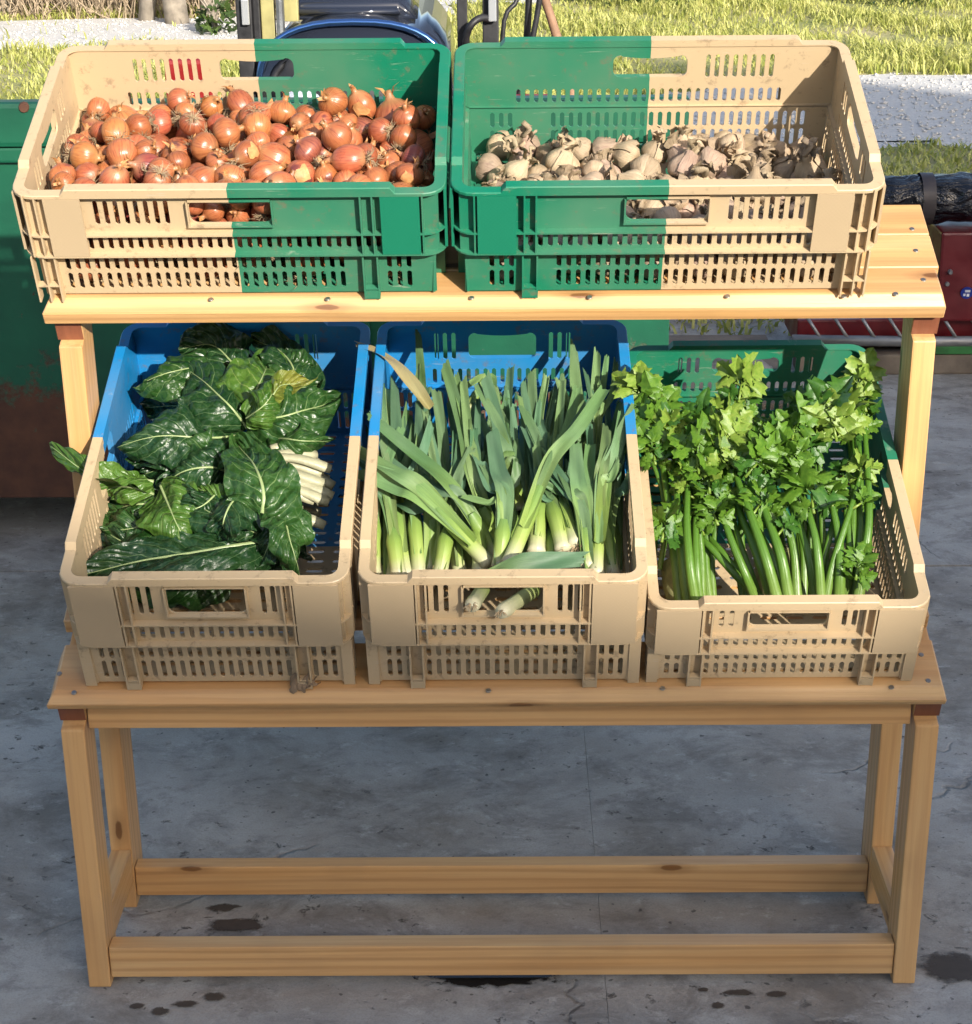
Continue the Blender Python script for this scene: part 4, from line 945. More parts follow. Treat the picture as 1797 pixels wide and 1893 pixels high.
# ------------------------------------------------------------------ leafy vegetables: sheets with a UV map (u across, v along)
def grid_obj(name, P, uv, mat, parent, closed=False):
    n, m = len(P), len(P[0]); V = [tuple(q) for r in P for q in r]; Fc = []; UV = []
    for i in range(n - 1):
        for k in range(m - 1):
            ids = ((i, k), (i, k + 1), (i + 1, k + 1), (i + 1, k)); Fc.append([a * m + b for a, b in ids]); UV += [uv[a][b] for a, b in ids]
    me = bpy.data.meshes.new(name); me.from_pydata(V, [], Fc); me.update(); l = me.uv_layers.new(name='UVMap')
    l.data.foreach_set('uv', [c for q in UV for c in q]); me.materials.append(mat); me.polygons.foreach_set('use_smooth', [True] * len(me.polygons))
    return link(name, me, parent)
def uvw(t):
    tc = t.n('UVMap'); sx = t.n('SeparateXYZ'); t.l(tc.outputs[0], sx.inputs[0]); return sx.outputs[0], sx.outputs[1]
def m_chard(name, a, b, vein):
    t = NT(name); u, v = uvw(t); ob = t.coord(rnd=True); au = t.math('ABSOLUTE', u)
    wob = t.math('MULTIPLY', t.math('SUBTRACT', t.noise(ob, 14, 3), .5), .20)
    q = t.math('MULTIPLY', t.math('ADD', t.math('SUBTRACT', v, t.math('MULTIPLY', au, .30)), wob), 7.5)
    tri = t.math('ABSOLUTE', t.math('SUBTRACT', t.math('FRACT', q), .5))                 # 0 on the vein
    wid = t.math('MULTIPLY', t.math('SUBTRACT', 1.15, au), .050)
    vn = t.math('SUBTRACT', 1.0, t.math('DIVIDE', tri, wid), clamp=True)
    net = t.n('TexVoronoi', feature='DISTANCE_TO_EDGE'); net.inputs['Scale'].default_value = 70; t.l(ob, net.inputs['Vector'])
    fine = t.ramp(net.outputs['Distance'], [(0, 1), (.12, 0)])
    f = t.noise(ob, 12, 4); col = t.mix(t.ramp(f, [(.3, 0), (.7, 1)]), a, b)
    col = t.mix(t.math('MULTIPLY', fine, .12), col, vein); col = t.mix(t.math('MULTIPLY', vn, .85), col, vein)
    h = t.math('ADD', t.math('MULTIPLY', t.ramp(net.outputs['Distance'], [(0, 0), (.5, 1)]), .35), t.math('MULTIPLY', t.ramp(tri, [(0, 0), (.5, 1)]), .9))
    h = t.math('ADD', h, t.math('MULTIPLY', t.noise(ob, 45, 4), .8))
    t.set(col, t.ramp(f, [(.3, .28), (.7, .42)]), t.bump(h, .55, .007), spec=.5)
    tr = t.n('BsdfTranslucent'); t.l(t.mix(1, col, (.9, 1, .2), 'MULTIPLY'), tr.inputs[0]); ms = t.n('MixShader'); ms.inputs[0].default_value = .2
    t.l(t.b.outputs[0], ms.inputs[1]); t.l(tr.outputs[0], ms.inputs[2]); t.l(ms.outputs[0], t.t.nodes['Material Output'].inputs[0]); return t.m
M_CH = [m_chard('chard_dark', (.006, .030, .010), (.017, .060, .014), (.14, .22, .09)), m_chard('chard_mid', (.012, .048, .010), (.030, .090, .015), (.18, .27, .10)), m_chard('chard_light', (.035, .10, .012), (.075, .16, .022), (.25, .32, .10)), m_chard('chard_yellowing', (.08, .15, .02), (.20, .20, .03), (.36, .32, .10))]
M_RIB = m_plain('chard_rib', (.27, .34, .15), .35, 0, .18, 25, .1); M_WSTALK = m_plain('chard_stalk', (.34, .33, .215), .4, 0, .2, 30, .25); M_TIE = m_plain('green_tie', (.05, .35, .12), .4)
rv = random.Random(21)
def chard_leaf(par, pts, width, mat, nrm, roll=0.0, cup=.0, ruff=.12, rib=.0045, seed=0, tw=0.0):
    r = random.Random(seed); nT, nS = 46, 30; C_ = bez(pts, nT); ph = [r.uniform(0, 6.28) for _ in range(5)]; P = []; U = []; ctr = []
    for i in range(nT + 1):
        t_ = i / nT; tg = C_[min(i + 1, nT)] - C_[max(i - 1, 0)]; T, N_, B_ = frame_of(tg, nrm)
        a_ = roll + tw * t_; N2 = N_ * cos(a_) + B_ * sin(a_); B2 = B_ * cos(a_) - N_ * sin(a_)
        w = width * .5 * max(.0, sin(pi * min(1, .06 + .94 * t_) ** .85)) ** .62 * (1 - .25 * t_) * (1 + .05 * sin(9 * t_ + ph[0])); row_ = []; ur = []
        for k in range(nS + 1):
            s = 2 * k / nS - 1; q = (t_ - .30 * abs(s)) * 7.5; pk = abs(sin(pi * q)) * .006 * min(1, 5 * abs(s)) * (1 - abs(s) ** 3) * min(1, 6 * t_ * (1 - t_))
            edge = s * s * abs(s) * ruff * width * .5 * (sin(16 * t_ + ph[1] + 1.5 * s) + .6 * sin(31 * t_ + ph[2] * (1 if s > 0 else 2)))
            base_ = C_[i] + B2 * s * w; cr = mnoise.noise(base_ * 42 + Vector((seed * 3.1, 0, 0))) * .0075 + mnoise.noise(base_ * 95 + Vector((0, seed * 2.3, 0))) * .0042; lift = cup * abs(s) ** 1.5 * w + edge + pk + .010 * sin(5 * t_ + 2.3 * s + ph[3]) + cr * min(1, 6 * abs(s)) * min(1, 8 * t_)
            ws = w * (1 + .06 * sin(23 * t_ + ph[4] + (2 if s > 0 else 0)) * (abs(s) > .9))
            row_.append(C_[i] + B2 * s * ws * cos(.5 * cup) + N2 * lift); ur.append((s, t_))
        P.append(row_); U.append(ur); ctr.append(row_[nS // 2] + N2 * .0006)
    lf = grid_obj('leaf', P, U, mat, par); bm = bmesh.new(); tube(bm, ctr, [rib * .52 * (1 - .92 * i / nT) for i in range(nT + 1)], 8, True, .7, nrm); obj('midrib', bm, M_RIB, lf, True); return lf
Z3 = lambda x, y: (80 + x / 2.594, 590 + y / 2.594)
def cp(x, y, h): return SP(1, *Z3(x, y), h)
VIEW = (CAM - S(1, -.4, .3, .1)).normalized(); NB = (SN(1) * .6 + VIEW * .6).normalized()
cb = thing('chard_bunch', 'tied bunch of glossy dark green chard with white stalks in blue backed crate', 'chard', Matrix.Translation(S(1, -.4, .3, .01)))
cb2 = thing('chard_bunch', 'lower loose bunch of chard leaves against the tan front of its crate', 'chard', Matrix.Translation(S(1, -.4, .15, .01)))
IM = {o: o.matrix_world.inverted() for o in (cb, cb2)}
def CL(par, pts, width, mi, roll=0, cup=.0, ruff=.12, tilt=(0, 0), seed=0, rib=.0045, tw=0):
    P = [IM[par] @ cp(*q) for q in pts]; n = (NB + Vector((tilt[0], 0, tilt[1]))).normalized(); return chard_leaf(par, P, width / 1300 / 2.594 * 1.55, M_CH[mi], n, roll, cup, ruff, rib, seed, tw)
# (x, y, height above the shelf) in the photograph's crate view; base -> tip
CL(cb, [(1000, 330, .15), (900, 200, .20), (800, 110, .215), (650, 150, .21)], 250, 0, -.2, -.2, .1, (0, .3), 1)
CL(cb, [(1180, 420, .15), (1200, 260, .19), (1120, 130, .21), (1000, 80, .21)], 230, 0, .1, -.2, .1, (0, .2), 2)
CL(cb, [(1010, 240, .17), (820, 210, .20), (620, 270, .205), (445, 345, .185)], 250, 1, .15, -.35, .10, (-.2, .1), 3, .0045)
CL(cb, [(1240, 330, .16), (1200, 260, .19), (1180, 200, .20), (1160, 150, .20)], 190, 1, -.1, -.2, .12, (.2, .1), 4)
CL(cb, [(970, 500, .17), (1010, 380, .205), (1060, 260, .215), (1080, 165, .20)], 330, 2, .05, -.15, .08, (0, -.1), 5, .004)
CL(cb, [(960, 520, .17), (880, 400, .215), (780, 290, .225), (680, 240, .20)], 330, 0, .25, -.45, .10, (-.15, 0), 6)
CL(cb, [(1000, 520, .17), (1150, 480, .20), (1280, 420, .205), (1420, 370, .185)], 260, 1, -.1, -.25, .14, (.2, 0), 7)
CL(cb, [(1010, 540, .16), (1130, 570, .185), (1240, 590, .19), (1370, 590, .17)], 170, 1, .1, -.2, .16, (.1, -.2), 8)
CL(cb, [(960, 480, .205), (1040, 430, .225), (1090, 370, .235), (1110, 310, .235)], 160, 2, .5, -.5, .08, (-.2, 0), 9, .003)
CL(cb, [(1095, 380, .232), (1140, 320, .236), (1210, 300, .235), (1300, 290, .225)], 90, 3, .15, -.15, .10, (0, -.1), 10, .0025)
CL(cb, [(960, 560, .16), (770, 550, .205), (570, 560, .21), (370, 630, .185)], 270, 0, .1, -.35, .12, (-.1, 0), 11)
CL(cb, [(930, 600, .15), (800, 640, .17), (620, 680, .165), (480, 740, .14)], 220, 0, 0, -.2, .1, (-.2, -.1), 12)
CL(cb, [(900, 720, .17), (790, 720, .185), (660, 750, .175), (540, 810, .15)], 230, 0, .15, -.2, .12, (0, -.2), 13)
CL(cb, [(1040, 990, .175), (1060, 850, .205), (1010, 700, .215), (920, 575, .195)], 270, 1, -.05, .12, .10, (0, 0), 14, .0075)
CL(cb, [(1050, 640, .17), (1110, 760, .19), (1150, 880, .185), (1150, 1010, .15)], 120, 0, -.2, -.3, .10, (.3, 0), 15)
CL(cb, [(1090, 840, .17), (1170, 950, .195), (1190, 1080, .185), (1210, 1225, .14)], 190, 1, -.15, -.30, .14, (.25, 0), 16)
for k, (p_, w, m) in enumerate((([(1000, 450, .16), (1120, 400, .185), (1230, 330, .19), (1330, 300, .18)], 190, 1), ([(980, 560, .15), (860, 620, .19), (740, 620, .195), (600, 600, .185)], 170, 1), ([(800, 560, .15), (700, 610, .175), (560, 640, .175), (430, 700, .15)], 180, 0), ([(900, 760, .16), (820, 830, .19), (740, 900, .185), (640, 930, .16)], 190, 0), ([(960, 860, .17), (900, 920, .195), (860, 990, .19), (850, 1070, .16)], 210, 0), ([(1080, 900, .15), (1100, 1000, .17), (1080, 1090, .165), (1030, 1180, .14)], 170, 0), ([(620, 930, .13), (500, 960, .155), (400, 990, .155), (300, 1030, .13)], 190, 1), ([(700, 1100, .11), (520, 1090, .13), (380, 1070, .13), (260, 1000, .11)], 180, 0))):
    CL(cb if k < 3 else cb2, p_, w, m, rv.uniform(-.3, .3), -.3, .16, (rv.uniform(-.2, .2), rv.uniform(-.2, .2)), 80 + k)
CL(cb2, [(520, 800, .17), (400, 770, .185), (230, 730, .205), (35, 620, .195)], 105, 2, .2, .15, .10, (0, .2), 17, .006)
CL(cb2, [(520, 840, .15), (430, 810, .165), (340, 800, .16), (270, 840, .14)], 130, 2, -.3, -.2, .12, (0, 0), 18)
CL(cb2, [(560, 795, .17), (590, 880, .185), (640, 980, .175), (700, 1080, .14)], 230, 2, .1, -.25, .06, (-.1, -.1), 19, .004)
CL(cb2, [(1090, 1060, .15), (960, 1000, .17), (800, 930, .175), (670, 830, .165)], 250, 0, -.1, -.25, .12, (0, -.1), 20)
CL(cb2, [(930, 910, .17), (870, 880, .18), (810, 850, .18), (740, 830, .17)], 110, 2, .1, -.1, .08, (0, 0), 21, .003)
CL(cb2, [(720, 1040, .11), (580, 1020, .13), (430, 990, .135), (275, 890, .12)], 230, 1, 0, -.2, .12, (0, 0), 22)
CL(cb2, [(600, 1090, .08), (480, 1090, .10), (350, 1100, .10), (270, 1110, .09)], 150, 0, 0, -.2, .12, (0, 0), 23)
CL(cb2, [(600, 900, .12), (480, 900, .135), (380, 900, .13), (290, 900, .11)], 200, 1, 0, -.2, .12, (0, 0), 24)
CL(cb2, [(1100, 1090, .14), (800, 1110, .165), (460, 1140, .165), (155, 1235, .14)], 210, 0, .2, -.15, .09, (0, .1), 25, .007)
CL(cb2, [(1150, 1050, .10), (1130, 1120, .11), (1150, 1180, .10), (1200, 1230, .08)], 210, 0, 0, -.2, .14, (0, 0), 26)
CL(cb2, [(800, 1000, .10), (860, 1060, .115), (960, 1080, .12), (1080, 1060, .11)], 190, 0, 0, -.2, .14, (0, 0), 27)
CL(cb, [(900, 400, .12), (750, 420, .14), (600, 400, .13), (480, 420, .10)], 240, 0, 0, -.2, .14, (0, 0), 28)
for k, (a, b, w, m) in enumerate((((300, 1220), (1000, 1200), 260, 0), ((900, 1250), (250, 1180), 260, 1), ((1000, 1150), (400, 1040), 300, 0), ((1100, 900), (500, 900), 320, 0), ((1000, 700), (450, 760), 320, 0))):
    CL(cb2, [(*a, .03 + .012 * k), ((a[0] * 2 + b[0]) / 3, (a[1] * 2 + b[1]) / 3, .05 + .012 * k), ((a[0] + b[0] * 2) / 3, (a[1] + b[1] * 2) / 3, .055 + .012 * k), (*b, .03 + .012 * k)], w, m, 0, -.2, .14, (0, 0), 60 + k)
for k, (x0, y0, x1, y1) in enumerate(((1100, 650, 1320, 690), (1105, 690, 1345, 740), (1110, 730, 1350, 790), (1115, 770, 1345, 820), (1120, 800, 1330, 850), (1105, 670, 1310, 650), (1110, 710, 1370, 770), (1120, 820, 1300, 870), (1130, 850, 1320, 900), (1140, 900, 1330, 930), (1150, 950, 1310, 960), (1150, 660, 1380, 720), (1150, 700, 1395, 800), (1150, 760, 1390, 850), (1150, 620, 1300, 620), (1160, 930, 1350, 990), (1150, 800, 1370, 880))):
    hh = .165 + .010 * (k % 3) if k < 8 or k > 10 else .12; p0 = IM[cb] @ cp(x0 - 60, y0, hh); p1 = IM[cb] @ cp(x1, y1, hh - .02); pm_ = (p0 + p1) / 2 + Vector((0, 0, .006)); bm = bmesh.new()
    tube(bm, bez([p0, pm_, p1], 8), [q_ * .78 for q_ in (.0075, .0085, .009, .0095, .010, .0105, .011, .011, .0095)], 10, True, .7, SN(1), .12); obj('stalk', bm, M_WSTALK, cb, True)
bm = bmesh.new(); Cc = IM[cb] @ cp(1165, 745, .155); ax = (cp(1345, 790, .15) - cp(1110, 700, .15)).normalized(); _, a_, b_ = frame_of(ax, SN(1))
tube(bm, [Cc + (a_ * cos(q) * .026 + b_ * sin(q) * .047) for q in [2 * pi * k / 24 for k in range(25)]], .0025, 6); obj('tie', bm, M_TIE, cb, True)

# ------------------------------------------------------------------ leeks
def m_leekleaf(name, lo, hi):
    t = NT(name); u, v = uvw(t); ob = t.coord(rnd=True); cm = t.n('CombineXYZ'); t.l(t.math('MULTIPLY', u, 16), cm.inputs[0]); t.l(t.math('MULTIPLY', v, 1.2), cm.inputs[1])
    oi = t.n('ObjectInfo'); t.l(t.math('MULTIPLY', oi.outputs['Random'], 40), cm.inputs[2]); st_ = t.noise(cm.outputs[0], 3, 4, .6)
    col = t.ramp(v, [(0, lo), (.30, tuple((a + b) / 2 for a, b in zip(lo, hi))), (.6, hi)])
    col = t.mix(t.math('MULTIPLY', t.ramp(st_, [(.38, 0), (.6, 1)]), .6), col, tuple(c * .5 for c in hi))
    wax = t.noise(ob, 8, 3); col = t.mix(t.math('MULTIPLY', t.ramp(wax, [(.4, 0), (.75, 1)]), .3), col, (.26, .36, .25))
    col = t.vary(col, .72, 1.2)
    t.set(col, .46, t.bump(st_, .18, .002), spec=.4)
    tr = t.n('BsdfTranslucent'); t.l(col, tr.inputs[0]); ms = t.n('MixShader'); ms.inputs[0].default_value = .12
    t.l(t.b.outputs[0], ms.inputs[1]); t.l(tr.outputs[0], ms.inputs[2]); t.l(ms.outputs[0], t.t.nodes['Material Output'].inputs[0]); return t.m
M_LK = [m_leekleaf('leek_leaf_green', (.26, .36, .06), (.115, .225, .080)), m_leekleaf('leek_leaf_blue', (.20, .31, .08), (.080, .180, .090)), m_leekleaf('leek_leaf_pale', (.30, .39, .10), (.17, .28, .10)), m_leekleaf('leek_leaf_dry', (.34, .31, .12), (.42, .32, .16))]
def m_shaft():
    t = NT('leek_shaft'); u, v = uvw(t); cm = t.n('CombineXYZ'); t.l(t.math('MULTIPLY', u, 22), cm.inputs[0]); t.l(v, cm.inputs[1]); st_ = t.noise(cm.outputs[0], 2.5, 3)
    col = t.ramp(v, [(0, (.46, .43, .30)), (.10, (.42, .43, .24)), (.30, (.27, .35, .09)), (.6, (.17, .26, .05)), (1, (.10, .19, .05))])
    col = t.mix(t.math('MULTIPLY', t.ramp(st_, [(.4, 0), (.7, 1)]), .35), col, t.mix(.5, col, (.28, .34, .10)))
    return t.set(col, .38, t.bump(st_, .15, .002), spec=.45)
M_SHAFT = m_shaft()
Z4 = lambda x, y: (640 + x / 2.593, 590 + y / 2.593)
def lp(x, y, h): return SP(1, *Z4(x, y), h)
NL = (SN(1) * .5 + VIEW * .7).normalized(); LK_N = [0]
def strap(par, C_, width, mat, nrm, fold, tw, seed, cut=.012, base_w=.6):
    r = random.Random(seed); nT = len(C_) - 1; nS = 8; P = []; U = []; ph = r.uniform(0, 6.28); nt = [r.uniform(-cut, cut) for _ in range(nS + 1)]; sl = r.uniform(-1.2, 1.2) * width * .5
    for i in range(nT + 1):
        t_ = i / nT; T, N_, B_ = frame_of(C_[min(i + 1, nT)] - C_[max(i - 1, 0)], nrm); a_ = tw * t_; N2 = N_ * cos(a_) + B_ * sin(a_); B2 = B_ * cos(a_) - N_ * sin(a_)
        w = width * .5 * (base_w + (1 - base_w) * min(1, t_ * 2.2)) * (1 - .55 * max(0, t_ - .45)); f = fold * (1.5 - 1.1 * min(1, t_ * 2.5)); rw = []; ur = []
        for k in range(nS + 1):
            s = 2 * k / nS - 1; ext = T * (sl * s + nt[k]) if i == nT else Vector()
            rw.append(C_[i] + B2 * s * w * cos(f) + N2 * (abs(s) * w * sin(f) + .0025 * sin(9 * t_ + ph + 2 * s)) + ext); ur.append((s, t_))
        P.append(rw); U.append(ur)
    return grid_obj('leaf', P, U, mat, par)
def leek(base, fork, leaves, r0=.0135, label=None, mats=(0, 1, 0, 2), roots=True, bulb=False):
    """base, fork, tips in the photograph's crate view with height above shelf"""
    r = r0 * .72; LK_N[0] += 1; sd_ = LK_N[0]; rr = random.Random(900 + sd_); B0, F0 = lp(*base), lp(*fork)
    t = thing('leek', label or 'leek with pale shaft and cut green leaves in the blue backed crate', 'leek', Matrix.Translation(B0), 'leeks standing in the crate' if label is None else None)
    loc = lambda q: q - B0; d = (F0 - B0).normalized(); mid = loc((B0 + F0) / 2) + NL * rr.uniform(-.006, .006); C_ = bez([Vector(), mid, loc(F0)], 12); P = []; U = []
    for i, c in enumerate(C_):
        q = i / 12; T, N_, B_ = frame_of(C_[min(i + 1, 12)] - C_[max(i - 1, 0)], NL); ra = r * (1 + .18 * max(0, .12 - q) / .12) * (1 + .10 * q) * (1 - 1.9 * max(0, q - .7)); fl = 1 - .35 * max(0, q - .5) * 2
        P.append([c + (N_ * cos(2 * pi * k / 14) * fl + B_ * sin(2 * pi * k / 14) * (2 - fl) ** .5) * ra for k in range(15)]); U.append([(k / 14, q) for k in range(15)])
    cap = Vector(-d * r * .35); P.insert(0, [cap + (q - C_[0]) * .45 for q in P[0]]); U.insert(0, [(k / 14, 0) for k in range(15)]); P.insert(0, [cap] * 15); U.insert(0, [(0, 0)] * 15)
    grid_obj('shaft', P, U, M_SHAFT, t)
    if roots:
        bm = bmesh.new()
        for k in range(18):
            e = (-d + Vector((rr.gauss(0, .7), rr.gauss(0, .7), rr.gauss(0, .7)))).normalized(); L = rr.uniform(.008, .02); p0 = cap + e * .003; tube(bm, [p0, p0 + e * L * .6 + Vector((rr.gauss(0, .002),) * 3), p0 + e * L - d * .003], [.0007, .0006, .0004], 3, False)
        obj('root_tuft', bm, M_ROOT, t, raw=True)
    leaves = list(leaves) + [(l_[0] + rr.uniform(-90, 90), l_[1] + rr.uniform(20, 170), l_[2] - rr.uniform(.004, .02), l_[3] * rr.uniform(.6, .85), rr.choice((0, 1, 1, 2))) for l_ in leaves if label is None]
    for j, lf in enumerate(leaves):
        tip = lp(*lf[:3]); w = lf[3] / 1300 / 2.593 * (.95 if lf[3] < 100 else .8); mi = lf[4] if len(lf) > 4 else mats[j % len(mats)]; start = loc(F0 - d * .075) + NL * r * (.55, -.4, .2)[j % 3]; tipl = loc(tip)
        ln = (tipl - start); side = NL.cross(ln.normalized()); m1 = loc(F0) + (ln * .12) + d * .01 + side * rr.uniform(-.004, .004); m2 = loc(F0).lerp(tipl, .55) + NL * rr.uniform(.0, .014) + side * rr.uniform(-.008, .008)
        strap(t, bez([start, m1, m2, tipl], 18), w, M_LK[mi], NL, .6, rr.uniform(-.35, .35), sd_ * 31 + j, .0035, min(1, r * 2.5 / w))
    return t
for (x0, y0, x1, y1, hh) in ((200, 1250, 300, 700, .025), (420, 1250, 460, 700, .025), (650, 1250, 640, 650, .025), (860, 1250, 850, 700, .025), (1080, 1250, 1060, 650, .025), (1260, 1240, 1220, 700, .03), (540, 1240, 600, 700, .045), (960, 1240, 960, 700, .045), (760, 1240, 720, 700, .045)):
    leek((x0, y0, hh), (x1, (y0 + y1) / 2, hh + .01), [(x1, y1 - 200, hh + .03, 80), (x1 - 60, y1 - 150, hh + .02, 70)], .015, mats=(0, 1))
leek((610, 1190, .05), (560, 1060, .09), [(500, 380, .19, 80, 1), (560, 520, .17, 70), (620, 400, .18, 60, 1)])
leek((500, 1190, .05), (470, 1040, .09), [(430, 340, .20, 75), (380, 420, .18, 70, 1)])
leek((160, 1230, .08), (150, 980, .11), [(170, 420, .17, 70, 1), (110, 520, .15, 60)], .015)
leek((200, 1240, .08), (200, 1000, .12), [(190, 480, .18, 80), (290, 560, .17, 60, 1)], .015)
leek((290, 1235, .09), (240, 900, .14), [(160, 290, .21, 75, 0), (230, 300, .20, 70, 1), (330, 500, .18, 60)], .016)
leek((400, 1200, .09), (410, 960, .14), [(330, 720, .17, 120, 0), (350, 400, .20, 60, 1)], .016)
leek((340, 1180, .07), (310, 960, .11), [(160, 400, .18, 60, 1), (260, 460, .18, 70)], .014)
leek((350, 700, .10), (360, 500, .15), [(345, 60, .205, 55, 0), (400, 330, .20, 60, 1)], .012, roots=False)
for k, x in enumerate((130, 250, 350, 450, 545, 640, 830, 985, 1070, 1125, 1245)):
    rx = rv.uniform(-40, 40); leek((x, 1225, .095 + .02 * (k % 2)), (x + rx, rv.uniform(900, 1010), .145), [(x + rx * 2 + rv.uniform(-150, 150), rv.uniform(430, 680), .20, 62), (x + rx * 2 + rv.uniform(-120, 120), rv.uniform(420, 640), .19, 55)], .0145, mats=((0, 1), (2, 0), (1, 0))[k % 3])
leek((850, 1150, .06), (870, 950, .11), [(890, 250, .21, 70, 0), (850, 300, .20, 60, 1), (960, 280, .20, 50)], .014)
leek((900, 1000, .07), (920, 800, .12), [(960, 270, .20, 55, 2), (1040, 270, .20, 45, 0), (1010, 330, .19, 45, 1)], .013, roots=False)
leek((760, 1000, .05), (770, 800, .11), [(790, 230, .205, 65, 1), (740, 420, .18, 60, 0), (650, 480, .17, 60, 1)], .013, roots=False)
leek((1100, 800, .10), (1130, 640, .15), [(1090, 125, .215, 75, 2), (1170, 400, .19, 60, 1)], .013, roots=False)
leek((1190, 800, .10), (1200, 600, .15), [(1205, 155, .215, 60, 2), (1250, 180, .21, 40, 0), (1295, 195, .21, 45, 2)], .013, roots=False)
leek((1300, 1220, .06), (1290, 980, .10), [(1310, 520, .16, 60, 0), (1250, 420, .18, 60, 1)], .015)
leek((590, 420, .14), (640, 340, .16), [(560, 330, .18, 50, 2), (770, 390, .18, 50, 0)], .010, roots=False)
leek((680, 1170, .13), (440, 900, .18), [(70, 720, .195, 170, 0), (60, 640, .205, 120, 0), (160, 640, .18, 90, 1)], .015, 'leek whose broad leaf fan leans out over the tan crate side')
leek((700, 1120, .11), (600, 930, .165), [(105, 460, .225, 85, 0), (340, 740, .18, 70, 1)], .014, 'long leek lying diagonally with its leaf tip beside the crate corner')
leek((715, 1080, .10), (650, 900, .16), [(470, 215, .225, 80, 0), (560, 290, .215, 60, 2)], .014)
leek((735, 1185, .14), (755, 960, .185), [(700, 540, .215, 120, 1), (650, 700, .20, 60, 0)], .015)
leek((830, 900, .12), (800, 760, .17), [(665, 275, .23, 85, 1), (760, 500, .20, 60, 0)], .013, roots=False)
leek((910, 1120, .14), (930, 840, .17), [(960, 740, .18, 60, 2), (1110, 320, .21, 65, 0)], .017)
leek((1040, 1105, .155), (975, 860, .165), [(850, 430, .20, 70, 0), (930, 500, .19, 60, 1)], .015, mats=(0, 2))
leek((1100, 1080, .16), (1020, 850, .165), [(980, 560, .185, 60, 0), (1040, 300, .205, 55, 2)], .014)
leek((1160, 1190, .15), (1150, 1000, .175), [(975, 680, .205, 70, 1), (1100, 600, .20, 110, 0), (1170, 600, .195, 80, 0)], .015)
leek((1275, 1225, .13), (1230, 960, .165), [(1320, 400, .20, 70, 0), (1280, 560, .19, 60, 1)], .014)
leek((1200, 1225, .15), (1215, 870, .185), [(1385, 420, .225, 105, 0), (1250, 520, .215, 70, 2), (1330, 430, .22, 80, 0)], .014)
leek((780, 1175, .16), (930, 800, .205), [(1240, 335, .24, 85, 0), (1150, 420, .225, 60, 1)], .015, 'leek crossing over the others with its leaf leaning to the celery')
# dry drooping leaf and the leaf lying along the front rim
q = thing('leek_leaf', 'dry yellow curled leek leaf hanging over the crate corner', 'leaf', Matrix.Translation(lp(380, 400, .21)))
strap(q, [c - q.location for c in bez([lp(400, 430, .20), lp(330, 330, .215), lp(240, 220, .225), lp(150, 160, .225), lp(50, 125, .22)], 20)], .022, M_LK[3], NL, .5, .8, 5, .004, 1.0)
q = thing('leek_leaf', 'blue green leek leaf lying along the front rim of its crate', 'leaf', Matrix.Translation(lp(900, 1180, .19)))
strap(q, [c - q.location for c in bez([lp(660, 1215, .172), lp(800, 1180, .185), lp(960, 1160, .19), lp(1140, 1150, .18)], 20)], .030, M_LK[1], NL, .35, .2, 6, .006, .15)
# shaft ends poking through the hand hole
def hole_leek(u, v, du, dv, label):
    LK_N[0] += 1; p = SP(1, u, v, .145); ph = SH[1][2]; fr = S(1, 0, .012, 0); n = Vector((0, cos(ph), sin(ph)))
    P0 = on_plane(u, v, fr - n * .012, n); P1 = on_plane(u + du, v + dv, fr + n * .10, n)
    t = thing('leek', label, 'leek', Matrix.Translation(P0)); d = (P1 - P0).normalized(); C_ = [(P1 - P0) * (i / 10) for i in range(11)]; PP = []; U = []
    for i, c in enumerate(C_):
        _, N_, B_ = frame_of(d, ZW); ra = .0105 * (.86 if i == 0 else 1.06 if i < 3 else 1); PP.append([c + (N_ * cos(2 * pi * k / 16) + B_ * sin(2 * pi * k / 16)) * ra for k in range(17)]); U.append([(k / 16, i * .03) for k in range(17)])
    PP.insert(0, [Vector(-d * .003)] * 17); U.insert(0, [(0, 0)] * 17); grid_obj('shaft', PP, U, M_SHAFT, t); bm = bmesh.new(); rr = random.Random(u)
    for k in range(22):
        e = (-d + Vector((rr.gauss(0, .8), rr.gauss(0, .4), rr.gauss(0, .6)))).normalized(); L = rr.uniform(.005, .014); tube(bm, [e * .004, e * L * .6 + Vector((0, 0, .001)), e * L + Vector((0, 0, -.003))], [.0007, .0006, .0004], 3, False)
    obj('root_tuft', bm, M_ROOT, t, raw=True)
hole_leek(872, 1120, 20, -30, 'leek root end peeping through the left of the crate hand hole')
hole_leek(926, 1132, 60, -40, 'leek root end poking out over the lip of the crate hand hole')

